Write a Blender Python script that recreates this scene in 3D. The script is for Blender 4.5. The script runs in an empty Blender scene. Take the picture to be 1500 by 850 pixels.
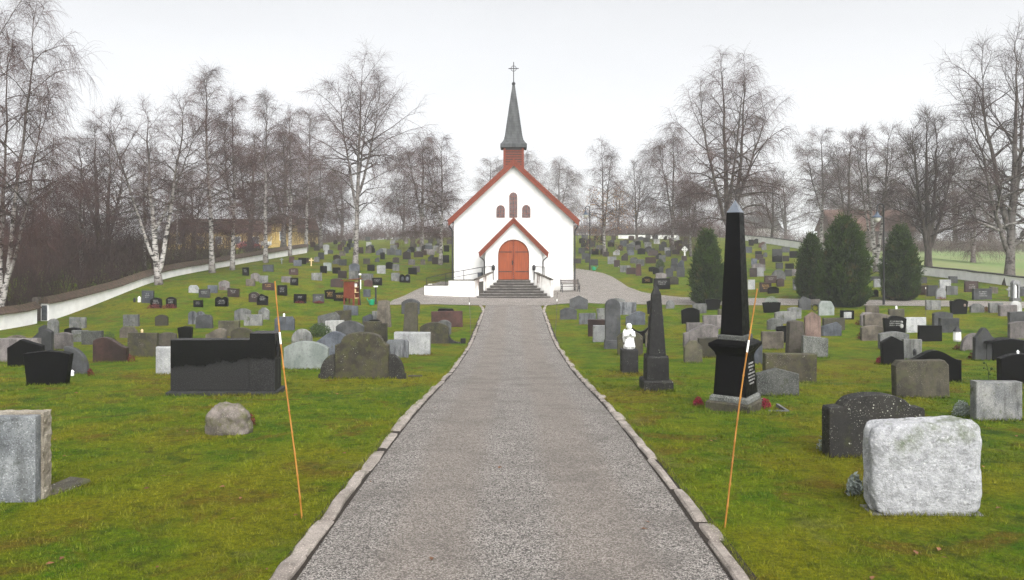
import bpy, bmesh, math, random
import numpy as np
from mathutils import Vector, Matrix, noise as mnoise

C = bpy.context.scene.collection
R = math.radians
F = 1166.7            # focal length of the lens in photo pixels
CAMZ, HY, VX = 5.0, 342.0, 752.0
random.seed(7)
RNG = np.random.default_rng(7)

# ------------------------------------------------------------------ terrain
DG = [-60, 0, 6.5, 9, 10.4, 13.2, 17.3, 24, 35, 44, 50, 56, 61, 75, 90, 99, 112, 130, 150, 300, 700]
COL = {
 -52: [2.6, 2.7, 2.84, 2.94, 3.04, 3.19, 3.6, 4.2, 4.8, 5.0, 4.6, 4.1, 3.9, 3.5, 3.3, 3.2, 3.1, 3.0, 3.0, 3.0, 3.0],
 -26: [2.6, 2.7, 2.84, 2.94, 3.04, 3.19, 3.6, 4.2, 4.8, 4.95, 4.3, 3.55, 3.25, 2.9, 2.6, 2.46, 2.1, 1.6, 1.3, 1.3, 1.3],
   0: [2.6, 2.7, 2.84, 2.94, 3.04, 3.19, 3.56, 4.2, 4.88, 4.90, 4.88, 4.82, 4.40, 3.55, 2.75, 2.25, 1.5, .72, .40, .40, .40],
  36: [2.6, 2.7, 2.84, 2.94, 3.04, 3.19, 3.56, 4.15, 4.5, 4.2, 4.0, 3.82, 3.72, 3.62, 2.9, 1.95, 1.45, .9, .7, .7, .7],
  62: [2.6, 2.7, 2.84, 2.94, 3.04, 3.19, 3.56, 4.15, 4.5, 4.3, 4.2, 4.0, 3.9, 3.75, 3.7, 3.7, 3.7, 3.7, 3.7, 3.7, 3.7],
}
SD = np.arange(-60, 700.01, 0.5)
_k = np.exp(-0.5 * (np.arange(-8, 9) / 3.2) ** 2); _k /= _k.sum()
XS = sorted(COL)
PROF = []
for _x in XS:
    v = np.interp(SD, DG, COL[_x])
    v = np.convolve(np.pad(v, 8, mode='edge'), _k, mode='valid')
    PROF.append(v)
PROF = np.array(PROF)
def drop(X, D):
    """how far the ground lies below the eye, at X across and D ahead"""
    X = np.asarray(X, float); D = np.asarray(D, float)
    P = np.array([np.interp(D, SD, p) for p in PROF])
    out = np.where(X <= XS[0], P[0], P[-1])
    for i in range(len(XS) - 1):
        t = np.clip((X - XS[i]) / (XS[i+1] - XS[i]), 0, 1)
        s = t * t * (3 - 2 * t)
        m = (X > XS[i]) & (X <= XS[i+1])
        out = np.where(m, P[i] * (1 - s) + P[i+1] * s, out)
    return out
def gz(X, D):
    return CAMZ - drop(X, D)
def gzf(X, D):
    return float(gz(X, D))
_DD = np.concatenate([np.arange(4.5, 60, .05), np.arange(60, 200, .1)])
def at(x, y):
    """ground point seen at photo position x, y"""
    X = (x - VX) * _DD / F
    Y = HY + F * drop(X, _DD) / _DD
    i = int(np.argmax(Y <= y)) if (Y <= y).any() else len(_DD) - 1
    return float(X[i]), float(_DD[i]), float(CAMZ - drop(X[i], _DD[i]))
def px(x, y, d):
    return Vector(((x - VX) * d / F, d, CAMZ - (y - HY) * d / F))

# ------------------------------------------------------------------ objects
def mesh_np(name, V, Q):
    V = np.ascontiguousarray(V, np.float32); Q = np.ascontiguousarray(Q, np.int32)
    me = bpy.data.meshes.new(name)
    me.vertices.add(len(V)); me.vertices.foreach_set('co', V.ravel())
    n, k = Q.shape
    me.loops.add(n * k); me.loops.foreach_set('vertex_index', Q.ravel())
    me.polygons.add(n); me.polygons.foreach_set('loop_start', np.arange(0, n * k, k, dtype=np.int32))
    me.polygons.foreach_set('loop_total', np.full(n, k, np.int32))
    me.update(calc_edges=True)
    return me
def link(name, me, mat, parent=None, loc=None, smooth=False):
    o = bpy.data.objects.new(name, me); C.objects.link(o)
    if mat is not None and not me.materials: me.materials.append(mat)
    if parent is not None: o.parent = parent
    if loc is not None: o.location = loc
    if smooth: me.polygons.foreach_set('use_smooth', np.ones(len(me.polygons), bool))
    return o
def obj(name, bm, mat, parent=None, loc=None, smooth=False, rz=0):
    me = bpy.data.meshes.new(name); bm.normal_update(); bm.to_mesh(me); bm.free()
    o = link(name, me, mat, parent, loc, smooth)
    if rz: o.rotation_euler.z = rz
    return o
def tag(o, label=None, cat=None, group=None, kind=None):
    if label: o['label'] = label
    if cat: o['category'] = cat
    if group: o['group'] = group
    if kind: o['kind'] = kind
    return o
def empty(name, loc, rz=0):
    o = bpy.data.objects.new(name, None); C.objects.link(o)
    o.location = loc; o.rotation_euler.z = rz; o.empty_display_size = .2
    return o
def copy_tree(src, loc, rz=0, sc=(1,1,1)):
    r = src.copy(); C.objects.link(r); r.location = loc; r.rotation_euler.z = rz; r.scale = sc
    for ch in src.children:
        c = ch.copy(); C.objects.link(c); c.parent = r
        for g in ch.children:
            d = g.copy(); C.objects.link(d); d.parent = c
    return r

def BM(): return bmesh.new()
def box(bm, x0, x1, y0, y1, z0, z1, bev=0):
    vs = [bm.verts.new((x, y, z)) for z in (z0, z1) for y in (y0, y1) for x in (x0, x1)]
    fs = [(0,2,3,1),(4,5,7,6),(0,1,5,4),(2,6,7,3),(0,4,6,2),(1,3,7,5)]
    faces = [bm.faces.new([vs[i] for i in f]) for f in fs]
    if bev:
        es = list({e for f in faces for e in f.edges})
        bmesh.ops.bevel(bm, geom=es, offset=bev, segments=2, affect='EDGES', profile=.6)
    return vs
def frusta(bm, rings, cap=True):
    """stack of square rings (half_x, half_y, z)"""
    prev = None; first = None
    for hx, hy, z in rings:
        r = [bm.verts.new(p) for p in ((-hx,-hy,z),(hx,-hy,z),(hx,hy,z),(-hx,hy,z))]
        if prev:
            for i in range(4):
                bm.faces.new((prev[i], prev[(i+1)%4], r[(i+1)%4], r[i]))
        else: first = r
        prev = r
    if cap:
        bm.faces.new(first[::-1]); bm.faces.new(prev)
def lathe(bm, prof, n=16, cx=0, cy=0, sx=1, sy=1):
    rings = []
    for r, z in prof:
        rings.append([bm.verts.new((cx + sx*r*math.cos(2*math.pi*i/n), cy + sy*r*math.sin(2*math.pi*i/n), z)) for i in range(n)])
    for a, b in zip(rings, rings[1:]):
        for i in range(n):
            bm.faces.new((a[i], a[(i+1)%n], b[(i+1)%n], b[i]))
    bm.faces.new(rings[0][::-1]); bm.faces.new(rings[-1])
def tube(bm, pts, r, n=8):
    pts = [Vector(p) for p in pts]; rings = []
    rs = r if isinstance(r, (list, tuple)) else [r]*len(pts)
    for i, p in enumerate(pts):
        t = (pts[min(i+1, len(pts)-1)] - pts[max(i-1, 0)]).normalized()
        a = t.cross(Vector((0,1,0)) if abs(t.y) < .9 else Vector((1,0,0))).normalized(); b = t.cross(a)
        rings.append([bm.verts.new(p + rs[i]*(math.cos(2*math.pi*k/n)*a + math.sin(2*math.pi*k/n)*b)) for k in range(n)])
    for a, b in zip(rings, rings[1:]):
        for k in range(n):
            bm.faces.new((a[k], b[k], b[(k+1)%n], a[(k+1)%n]))
    bm.faces.new(rings[0]); bm.faces.new(rings[-1][::-1])
def extrude_poly(bm, pts, y0, y1, bev=0.0):
    """polygon in x,z (counter clockwise seen from -y) between y0 (front) and y1 (back), edges eased by bev"""
    n = len(pts)
    xs = [p[0] for p in pts]; zs = [p[1] for p in pts]
    w = max(xs) - min(xs); h = max(zs) - min(zs); cx = (max(xs)+min(xs))/2; zb = min(zs)
    def ring(y, ins):
        kx = 1 - 2*ins/w if w else 1; kz = 1 - ins/h if h else 1
        return [bm.verts.new((cx + (p[0]-cx)*kx, y, zb + (p[1]-zb)*kz)) for p in pts]
    rs = [ring(y0, bev), ring(y0+bev, 0), ring(y1-bev, 0), ring(y1, bev)] if bev else [ring(y0,0), ring(y1,0)]
    for a, b in zip(rs, rs[1:]):
        for i in range(n):
            bm.faces.new((a[(i+1)%n], a[i], b[i], b[(i+1)%n]))
    bm.faces.new(rs[0]); bm.faces.new(rs[-1][::-1])
def ball(bm, c, r, sub=2, sx=1, sy=1, sz=1):
    m = Matrix.Translation(c) @ Matrix.Diagonal((sx, sy, sz, 1))
    bmesh.ops.create_icosphere(bm, subdivisions=sub, radius=r, matrix=m)
def tubes_np(P, Rd, S=3):
    """N polylines of K points as tubes, vectorised: verts, quads"""
    N, K, _ = P.shape
    T = np.empty_like(P); T[:,1:-1] = P[:,2:] - P[:,:-2]; T[:,0] = P[:,1]-P[:,0]; T[:,-1] = P[:,-1]-P[:,-2]
    T /= np.linalg.norm(T, axis=2, keepdims=True) + 1e-9
    ref = np.where(np.abs(T[...,2:3]) < .8, np.array([0,0,1.]), np.array([1.,.3,0]))
    A = np.cross(T, ref); A /= np.linalg.norm(A, axis=2, keepdims=True) + 1e-9
    B = np.cross(T, A)
    an = np.arange(S) * 2*np.pi/S
    V = P[:,:,None,:] + Rd[:,:,None,None]*(np.cos(an)[None,None,:,None]*A[:,:,None,:] + np.sin(an)[None,None,:,None]*B[:,:,None,:])
    idx = np.arange(N*K*S).reshape(N, K, S)
    a = idx[:,:-1,:]; b = idx[:,1:,:]
    Q = np.stack([a, np.roll(a,-1,2), np.roll(b,-1,2), b], -1).reshape(-1,4)
    return V.reshape(-1,3), Q

# ------------------------------------------------------------------ materials
def new_mat(name):
    m = bpy.data.materials.new(name); m.use_nodes = True
    nt = m.node_tree; b = nt.nodes['Principled BSDF']
    return m, nt, b
class NT:
    def __init__(s, nt): s.t = nt; s.n = nt.nodes; s.l = nt.links
    def put(s, sock, v):
        if hasattr(v, 'is_linked') or isinstance(v, bpy.types.NodeSocket): s.l.new(v, sock)
        elif isinstance(v, (tuple, list)) and len(v) == 3 and sock.type == 'RGBA': sock.default_value = (*v, 1)
        else: sock.default_value = v
    def noise(s, vec=None, scale=5, detail=4, rough=.55, dist=0, w=None):
        n = s.n.new('ShaderNodeTexNoise'); n.inputs['Scale'].default_value = scale; n.inputs['Detail'].default_value = detail
        n.inputs['Roughness'].default_value = rough; n.inputs['Distortion'].default_value = dist
        if w is not None: n.noise_dimensions = '4D'; s.put(n.inputs['W'], w)
        if vec is not None: s.put(n.inputs['Vector'], vec)
        return n.outputs['Fac']
    def voro(s, vec=None, scale=5, out='Distance', rand=1):
        n = s.n.new('ShaderNodeTexVoronoi'); n.inputs['Scale'].default_value = scale; n.inputs['Randomness'].default_value = rand
        if vec is not None: s.put(n.inputs['Vector'], vec)
        return n.outputs[out]
    def ramp(s, fac, lo, hi, a=0., b=1.):
        n = s.n.new('ShaderNodeMapRange'); n.interpolation_type = 'SMOOTHSTEP'
        s.put(n.inputs['Value'], fac)
        for k, v in (('From Min', lo), ('From Max', hi), ('To Min', a), ('To Max', b)): n.inputs[k].default_value = v
        return n.outputs['Result']
    def mix(s, fac, a, b, mode='MIX'):
        n = s.n.new('ShaderNodeMix'); n.data_type = 'RGBA'; n.blend_type = mode
        s.put(n.inputs[0], fac); s.put(n.inputs[6], a); s.put(n.inputs[7], b)
        return n.outputs[2]
    def math(s, op, a, b=0.):
        n = s.n.new('ShaderNodeMath'); n.operation = op; s.put(n.inputs[0], a); s.put(n.inputs[1], b)
        return n.outputs[0]
    def scale(s, vec, sc):
        n = s.n.new('ShaderNodeMapping'); s.put(n.inputs['Vector'], vec); n.inputs['Scale'].default_value = sc
        return n.outputs[0]
    def coord(s, which='Object'): return s.n.new('ShaderNodeTexCoord').outputs[which]
    def pos(s): return s.n.new('ShaderNodeNewGeometry').outputs['Position']
    def rnd(s): return s.n.new('ShaderNodeObjectInfo').outputs['Random']
    def attr(s, name, out='Fac'):
        n = s.n.new('ShaderNodeAttribute'); n.attribute_name = name; return n.outputs[out]
    def sep(s, v, i):
        n = s.n.new('ShaderNodeSeparateXYZ'); s.put(n.inputs[0], v); return n.outputs[i]
    def bump(s, h, strength=.3, dist=.01):
        n = s.n.new('ShaderNodeBump'); n.inputs['Strength'].default_value = strength; n.inputs['Distance'].default_value = dist
        s.put(n.inputs['Height'], h); return n.outputs[0]
def setp(b, **k):
    for a, v in k.items():
        s = b.inputs[{'rough':'Roughness','spec':'Specular IOR Level','metal':'Metallic'}[a]]; s.default_value = v
def plain(name, col, rough=.7, var=.25, sc=6, bump=.15, spec=.3, metal=0, bsc=60):
    m, nt, b = new_mat(name); n = NT(nt); v = n.coord()
    f = n.noise(v, sc, 5)
    c = n.mix(n.ramp(f, .3, .7), tuple(x*(1-var) for x in col), tuple(min(1, x*(1+var)) for x in col))
    n.l.new(c, b.inputs['Base Color']); setp(b, rough=rough, spec=spec, metal=metal)
    if bump: n.l.new(n.bump(n.noise(v, bsc, 4), bump, .01), b.inputs['Normal'])
    return m
def stone(name, c1, c2, speck=(.02,.02,.02), sp=.35, moss=0, mossc=(.035,.04,.012), lich=0, streak=.3, streakc=(.02,.02,.018), rough=.7, spec=.25, bump=.3, tint=.35):
    m, nt, b = new_mat(name); n = NT(nt)
    v = n.coord(); w = n.math('MULTIPLY', n.rnd(), 50.)
    c = n.mix(n.ramp(n.noise(v, 2.6, 6, w=w), .32, .68), c1, c2)
    s1 = n.noise(v, 75, 3, .7, w=w)
    c = n.mix(n.math('MULTIPLY', n.ramp(s1, .52, .62), sp), c, speck)
    c = n.mix(n.math('MULTIPLY', n.ramp(n.noise(v, 60, 2, .6, w=n.math('ADD', w, 9.)), .58, .66), sp*.8), c, tuple(min(.9, x*2.2+.006) for x in c2))
    c = n.mix(n.math('MULTIPLY', n.ramp(n.noise(v, 7, 7, .7, w=n.math('ADD', w, 17.)), .50, .70), .55), c, tuple(x*.35 for x in c1))
    if streak:
        st = n.ramp(n.noise(n.scale(v, (7, 7, .8)), 1.0, 7, .68, w=w), .46, .66)
        c = n.mix(n.math('MULTIPLY', st, streak), c, streakc)
    if moss:
        mo = n.ramp(n.noise(v, 5.5, 7, .65, w=n.math('ADD', w, 3.)), .62-moss*.3, .75-moss*.2)
        c = n.mix(n.math('MULTIPLY', mo, .85), c, mossc)
    if lich:
        wv = n.n.new('ShaderNodeVectorMath'); wv.operation = 'ADD'
        n.l.new(v, wv.inputs[0]); cmb = n.n.new('ShaderNodeCombineXYZ'); n.l.new(w, cmb.inputs[0]); n.l.new(cmb.outputs[0], wv.inputs[1])
        vo = n.math('ADD', n.voro(wv.outputs[0], 14), n.math('MULTIPLY', n.noise(v, 38, 6, .7), .55))
        li = n.math('MULTIPLY', n.ramp(vo, .44, .36), n.ramp(n.noise(v, 3.2, 3, w=w), .66-lich*.3, .72-lich*.25))
        vo2 = n.math('ADD', n.voro(wv.outputs[0], 40), n.math('MULTIPLY', n.noise(v, 90, 5, .7), .6))
        li2 = n.math('MULTIPLY', n.ramp(vo2, .50, .42), n.ramp(n.noise(v, 4.4, 3, w=n.math('ADD', w, 5.)), .6-lich*.3, .68-lich*.25))
        c = n.mix(n.math('MULTIPLY', n.math('MAXIMUM', li, n.math('MULTIPLY', li2, .8)), .9), c, (.36,.36,.31))
    hs = n.n.new('ShaderNodeHueSaturation'); n.l.new(c, hs.inputs['Color'])
    n.l.new(n.ramp(n.rnd(), 0, 1, 1-tint, 1+tint), hs.inputs['Value'])
    n.l.new(hs.outputs[0], b.inputs['Base Color'])
    setp(b, rough=rough, spec=spec)
    n.l.new(n.ramp(n.noise(v, 12, 4, w=w), .3, .7, max(.05, rough-.12), min(1, rough+.12)), b.inputs['Roughness'])
    if bump: n.l.new(n.bump(n.noise(v, 55, 6, .65), bump, .012), b.inputs['Normal'])
    return m
M = {}
M['bk'] = stone('black_granite', (.0014,.0014,.0016), (.0026,.0026,.003), speck=(.006,.006,.007), sp=.2, streak=0, rough=.42, spec=.05, bump=.03, tint=.3)
M['gr'] = stone('grey_granite', (.075,.078,.08), (.165,.165,.158), sp=.5, moss=.3, streak=.6)
M['lg'] = stone('pale_granite', (.20,.205,.21), (.31,.315,.31), speck=(.08,.08,.085), sp=.55, streak=.2, moss=.08, mossc=(.1,.11,.08))
M['dg'] = stone('dark_granite', (.022,.023,.025), (.052,.053,.056), sp=.45, streak=.35, moss=.15)
M['bl'] = stone('blue_granite', (.04,.046,.058), (.09,.098,.115), sp=.45, streak=.5, moss=.12)
M['ms'] = stone('mossy_stone', (.013,.011,.007), (.044,.037,.024), sp=.45, moss=.55, mossc=(.040,.040,.014), lich=.25, streak=.5)
M['mg'] = stone('mossy_grey_stone', (.030,.026,.018), (.080,.070,.048), sp=.45, moss=.5, mossc=(.06,.06,.03), lich=.3, streak=.5)
M['ds'] = stone('dark_weathered_stone', (.004,.004,.0045), (.012,.0115,.011), sp=.5, moss=.18, mossc=(.03,.03,.02), lich=.26, streak=.3)
M['dl'] = stone('lichen_dark_stone', (.007,.0065,.006), (.020,.018,.015), sp=.5, moss=.3, lich=.62, streak=.3)
M['sp'] = stone('speckled_grey_stone', (.028,.030,.028), (.078,.080,.073), speck=(.3,.31,.29), sp=.6, moss=.2, lich=.35, streak=.25)
M['br'] = stone('brown_granite', (.040,.033,.026), (.110,.093,.074), sp=.4, moss=.25, streak=.5)
M['rd'] = stone('red_granite', (.030,.013,.011), (.062,.027,.022), speck=(.02,.012,.01), sp=.5, streak=.25)
M['rb'] = stone('red_black_granite', (.012,.007,.0065), (.032,.016,.014), speck=(.01,.008,.008), sp=.5, streak=.2, rough=.4)
M['mv'] = stone('mauve_granite', (.088,.078,.077), (.175,.157,.153), speck=(.04,.035,.035), sp=.5, streak=.5, moss=.15)
M['pk'] = stone('pink_granite', (.12,.080,.066), (.21,.145,.122), speck=(.07,.045,.04), sp=.45, streak=.45)
M['wh'] = stone('white_marble', (.62,.62,.60), (.75,.75,.73), speck=(.4,.4,.4), sp=.3, streak=.12, streakc=(.3,.3,.28), tint=.08)
M['pw'] = stone('pale_marble', (.30,.30,.29), (.44,.44,.43), speck=(.2,.2,.2), sp=.3, streak=.3, tint=.08)
M['gn'] = stone('green_grey_stone', (.15,.172,.158), (.235,.255,.24), sp=.3, streak=.2, tint=.1)
M['st'] = stone('stained_stone', (.065,.07,.08), (.15,.155,.16), sp=.4, moss=.1, streak=.95, streakc=(.008,.008,.012))
M['pyr'] = stone('polished_sky_sheen_tip', (.085,.10,.125), (.12,.135,.155), sp=.1, streak=0, rough=.10, spec=.9, bump=.0, tint=.1)  # sky reflection on the polished tip put into the base colour
M['iron'] = plain('black_iron', (.012,.012,.014), .5, .3, bump=0)
M['gold'] = plain('gold_letters', (.45,.28,.09), .5, .2, bump=0)
M['cr'] = stone('rough_cream_edge', (.17,.145,.11), (.33,.30,.245), sp=.4, moss=.3, mossc=(.06,.05,.03), streak=.1, tint=.05, bump=.8)
M['sl'] = stone('weathered_grey_slab', (.085,.092,.10), (.21,.22,.225), sp=.6, moss=.3, mossc=(.045,.05,.045), streak=.45, tint=.05, bump=.5)
M['bo'] = stone('boulder_stone', (.075,.064,.055), (.185,.16,.14), sp=.4, moss=.6, mossc=(.075,.075,.03), lich=.3, streak=.2, tint=.05, bump=.6)
M['silver'] = plain('pale_letters', (.28,.28,.27), .6, .2, bump=0)
M['redwood'] = plain('red_wood_paint', (.150,.033,.017), .6, .2, 9, spec=.15)
M['white_obj'] = plain('white_paint', (.78,.78,.76), .5, .06)
M['cream'] = plain('cream_wood', (.6,.45,.25), .7, .15)
M['green_pl'] = plain('green_plastic', (.0,.21,.095), .4, .1, bump=0)
M['heather'] = plain('red_heather', (.2,.012,.03), .9, .5, 40)
M['heather2'] = plain('dark_red_heather', (.11,.018,.016), .9, .5, 40)
M['silverleaf'] = plain('silver_leaves', (.21,.24,.215), .8, .4, 40)
M['green'] = plain('green_leaves', (.035,.06,.018), .8, .5, 30)
M['soil'] = plain('soil', (.02,.015,.011), .95, .4, 30, .6)
M['kerb'] = stone('kerb_granite', (.165,.142,.124), (.30,.265,.235), speck=(.08,.068,.058), sp=.55, moss=.22, mossc=(.13,.13,.09), streak=.15, tint=.12, bump=.5)
M['tread'] = stone('worn_lit_tread_stone', (.085,.078,.072), (.19,.178,.165), speck=(.06,.05,.045), sp=.4, moss=.35, mossc=(.06,.052,.045), streak=.3, tint=.05)  # worn treads paler than the risers, sky light put into their colour
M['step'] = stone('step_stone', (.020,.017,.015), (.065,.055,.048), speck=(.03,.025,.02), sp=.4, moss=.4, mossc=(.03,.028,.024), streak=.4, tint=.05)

def grass_color(n, v):
    a = n.noise(v, .30, 5, .62); b = n.noise(v, 1.1, 7, .70); c = n.noise(v, 16, 5, .7); d = n.noise(v, .62, 7, .70, 1.)
    m = n.noise(v, 4.5, 6, .72)
    col = n.mix(n.ramp(b, .38, .62), (.048,.128,.001), (.140,.195,.002))
    col = n.mix(n.math('MULTIPLY', n.ramp(a, .46, .62), .65), col, (.235,.200,.004))
    col = n.mix(n.math('MULTIPLY', n.ramp(d, .50, .64), .85), col, (.150,.088,.012))
    col = n.mix(n.math('MULTIPLY', n.ramp(n.noise(v, 1.9, 7, .72, .6), .58, .69), .8), col, (.036,.023,.009))
    col = n.mix(n.math('MULTIPLY', n.ramp(n.noise(n.scale(v, (1.3, 1.0, 1)), .9, 5, .66, .5), .57, .68), .7), col, (.018,.055,.008))
    col = n.mix(n.math('MULTIPLY', n.ramp(n.noise(v, .75, 6, .7, .2), .57, .68), .5), col, (.20,.19,.06))
    col = n.mix(n.ramp(m, .50, .68, 0, .6), col, (.016,.034,.003))
    col = n.mix(n.ramp(m, .47, .34, 0, .45), col, (.17,.18,.012))
    return n.mix(n.ramp(c, .35, .65, .0, .5), col, (.022,.034,.003))
def mat_ground():
    m, nt, b = new_mat('lawn'); n = NT(nt); v = n.pos()
    col = grass_color(n, v)
    f = n.noise(n.scale(v, (60, 26, 60)), 1.4, 3, .7)
    col = n.mix(n.ramp(f, .40, .62, .0, .5), col, (.03,.036,.005))
    col = n.mix(n.math('MULTIPLY', n.ramp(n.noise(v, 30, 3, .7), .6, .72), .3), col, (.16,.15,.03))
    n.l.new(col, b.inputs['Base Color']); setp(b, rough=.95, spec=.08)
    h = n.math('ADD', n.noise(v, 28, 5, .7), n.math('MULTIPLY', n.noise(v, 90, 3, .7), .5))
    n.l.new(n.bump(h, .9, .05), b.inputs['Normal'])
    return m
def mat_blade():
    m, nt, b = new_mat('grass_blades'); n = NT(nt); v = n.pos()
    col = grass_color(n, v); r = n.attr('tone')
    col = n.mix(n.ramp(r, .0, 1., 0, 1), n.mix(.4, col, (.02,.035,.002)), n.mix(.28, col, (.30,.29,.04)))
    n.l.new(col, b.inputs['Base Color']); setp(b, rough=.75, spec=.15)
    return m
def mat_gravel(name, k=1., fine=False):
    m, nt, b = new_mat(name); n = NT(nt); v = n.pos()
    cell = n.voro(v, 74 if not fine else 85, 'Color'); dist = n.voro(v, 74 if not fine else 85)
    g = n.sep(cell, 0)
    col = n.mix(n.ramp(g, .0, 1., 0, 1), tuple(k*x for x in (.082,.075,.068)), tuple(k*x for x in (.46,.425,.39)))
    col = n.mix(n.ramp(dist, .35, .75, 0, .65), col, (.03,.028,.026))
    x = n.sep(v, 0)
    tr = n.math('ADD', n.math('COSINE', n.math('MULTIPLY', x, 3.9)), n.math('MULTIPLY', n.noise(n.scale(v, (1.2, .25, 1)), 1., 6, .65), 1.6))
    col = n.mix(n.ramp(tr, .2, 1.5, .38, 0) if not fine else .15, col, tuple(k*q for q in (.190,.160,.134)))
    big = n.noise(v, 1.3, 6, .7)
    col = n.mix(n.ramp(big, .42, .7, 0, .5), col, tuple(k*q for q in (.105,.094,.084)))
    n.l.new(col, b.inputs['Base Color']); setp(b, rough=.9, spec=.15)
    n.l.new(n.bump(n.math('ADD', n.math('MULTIPLY', dist, -1.), n.math('MULTIPLY', n.noise(v, 8, 3), .6)), 1., .016), b.inputs['Normal'])
    return m
def mat_plaster():
    m, nt, b = new_mat('white_plaster'); n = NT(nt); v = n.coord()
    c = n.mix(n.ramp(n.noise(v, 1.1, 6, .6), .35, .7), (.70,.695,.68), (.62,.615,.595))
    st = n.ramp(n.noise(n.scale(v, (3, 3, .35)), 1., 5, .6), .60, .75)
    c = n.mix(n.math('MULTIPLY', st, .5), c, (.50,.48,.43))
    gr = n.math('ADD', n.sep(v, 2), n.math('MULTIPLY', n.noise(v, 2.2, 6, .7), 1.3))
    c = n.mix(n.ramp(gr, .35, 1.1, .55, 0), c, (.36,.33,.27))
    n.l.new(c, b.inputs['Base Color']); setp(b, rough=.9, spec=.15)
    n.l.new(n.bump(n.noise(v, 18, 6, .6), .25, .012), b.inputs['Normal'])
    return m
def mat_stained():
    m, nt, b = new_mat('stained_plaster'); n = NT(nt); v = n.coord(); z = n.sep(v, 2)
    c = n.mix(n.ramp(n.noise(v, 1.4, 6), .35, .7), (.78,.77,.74), (.66,.64,.6))
    drip = n.math('ADD', n.math('MULTIPLY', n.noise(n.scale(v, (5, 5, .25)), 1., 5, .65), 1.), n.math('MULTIPLY', n.noise(v, 9, 4), .15))
    big = n.ramp(n.noise(n.scale(v, (1.1, 1.1, .3)), 1., 3, .5, .3), .40, .62)
    dr2 = n.math('ADD', n.math('MULTIPLY', n.noise(n.scale(v, (3.2, 3.2, .45)), 1., 6, .7, .5), .8), n.math('MULTIPLY', z, .10))
    c = n.mix(n.math('MULTIPLY', n.math('MULTIPLY', n.ramp(dr2, .40, .56), big), .85), c, (.13,.075,.055))
    c = n.mix(n.math('MULTIPLY', n.math('MULTIPLY', n.ramp(dr2, .48, .62), big), .85), c, (.05,.04,.035))
    n.l.new(c, b.inputs['Base Color']); setp(b, rough=.9, spec=.15)
    n.l.new(n.bump(n.noise(v, 20, 5), .3, .012), b.inputs['Normal'])
    return m
def mat_roof(name, c1, c2, sx=5., sz=3.):
    m, nt, b = new_mat(name); n = NT(nt); v = n.coord()
    br = n.n.new('ShaderNodeTexBrick'); n.l.new(n.scale(v, (1, 1, 1)), br.inputs['Vector'])
    br.inputs['Scale'].default_value = 4.2; br.inputs['Mortar Size'].default_value = .03
    br.inputs['Color1'].default_value = (*c1, 1); br.inputs['Color2'].default_value = (*c2, 1); br.inputs['Mortar'].default_value = (.012,.01,.01,1)
    c = n.mix(n.ramp(n.noise(v, 3, 5), .45, .7, 0, .6), br.outputs['Color'], (.05,.05,.03))
    n.l.new(c, b.inputs['Base Color']); setp(b, rough=.85, spec=.2)
    n.l.new(n.bump(n.math('ADD', br.outputs['Fac'], n.noise(v, 25, 3)), .5, .03), b.inputs['Normal'])
    return m
def mat_bark(birch=True):
    m, nt, b = new_mat('birch_bark' if birch else 'dark_bark'); n = NT(nt); v = n.coord()
    dark = n.mix(n.ramp(n.noise(n.scale(v, (7, 7, 1.5)), 1, 5, .6), .35, .65), (.030,.024,.022), (.085,.070,.062))
    if birch:
        white = n.mix(n.ramp(n.noise(v, 3, 5), .35, .7), (.46,.44,.415), (.26,.235,.215))
        lent = n.noise(n.scale(v, (2.2, 2.2, 9)), 1., 5, .62, .6)
        patch = n.noise(n.scale(v, (2.4, 2.4, 3.0)), 1., 4, .6)
        c = n.mix(n.math('MAXIMUM', n.ramp(lent, .53, .59), n.ramp(patch, .55, .61)), white, (.025,.022,.021))
        c = n.mix(n.attr('bark'), dark, c)
    else: c = dark
    n.l.new(c, b.inputs['Base Color']); setp(b, rough=.9, spec=.15)
    n.l.new(n.bump(n.noise(n.scale(v, (9, 9, 2.5)), 1., 5, .65), .6, .03), b.inputs['Normal'])
    return m
def mat_twig(name, c1, c2):
    m, nt, b = new_mat(name); n = NT(nt)
    c = n.mix(n.ramp(n.noise(n.coord(), .7, 4), .35, .65), c1, c2)
    n.l.new(c, b.inputs['Base Color']); setp(b, rough=.9, spec=.1)
    return m
def mat_needles(name, c1, c2, c3):
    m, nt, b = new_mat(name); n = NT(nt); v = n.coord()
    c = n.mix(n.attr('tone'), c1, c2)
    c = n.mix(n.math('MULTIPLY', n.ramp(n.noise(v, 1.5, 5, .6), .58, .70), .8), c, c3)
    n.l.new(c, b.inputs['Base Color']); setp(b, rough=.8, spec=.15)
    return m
def mat_spire():
    m, nt, b = new_mat('spire_slate'); n = NT(nt); v = n.coord()
    c = n.mix(n.ramp(n.noise(n.scale(v, (4, 4, 1.2)), 1, 6, .6), .35, .65), (.036,.038,.040), (.075,.078,.080))
    wv = n.n.new('ShaderNodeTexWave'); wv.bands_direction = 'Z'; wv.inputs['Scale'].default_value = 1.6; n.l.new(v, wv.inputs['Vector']); wv.inputs['Distortion'].default_value = .6
    c = n.mix(n.ramp(wv.outputs['Fac'], .85, 1., 0, .4), c, (.02,.024,.024))
    n.l.new(c, b.inputs['Base Color']); setp(b, rough=.75, spec=.2)
    return m
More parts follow.
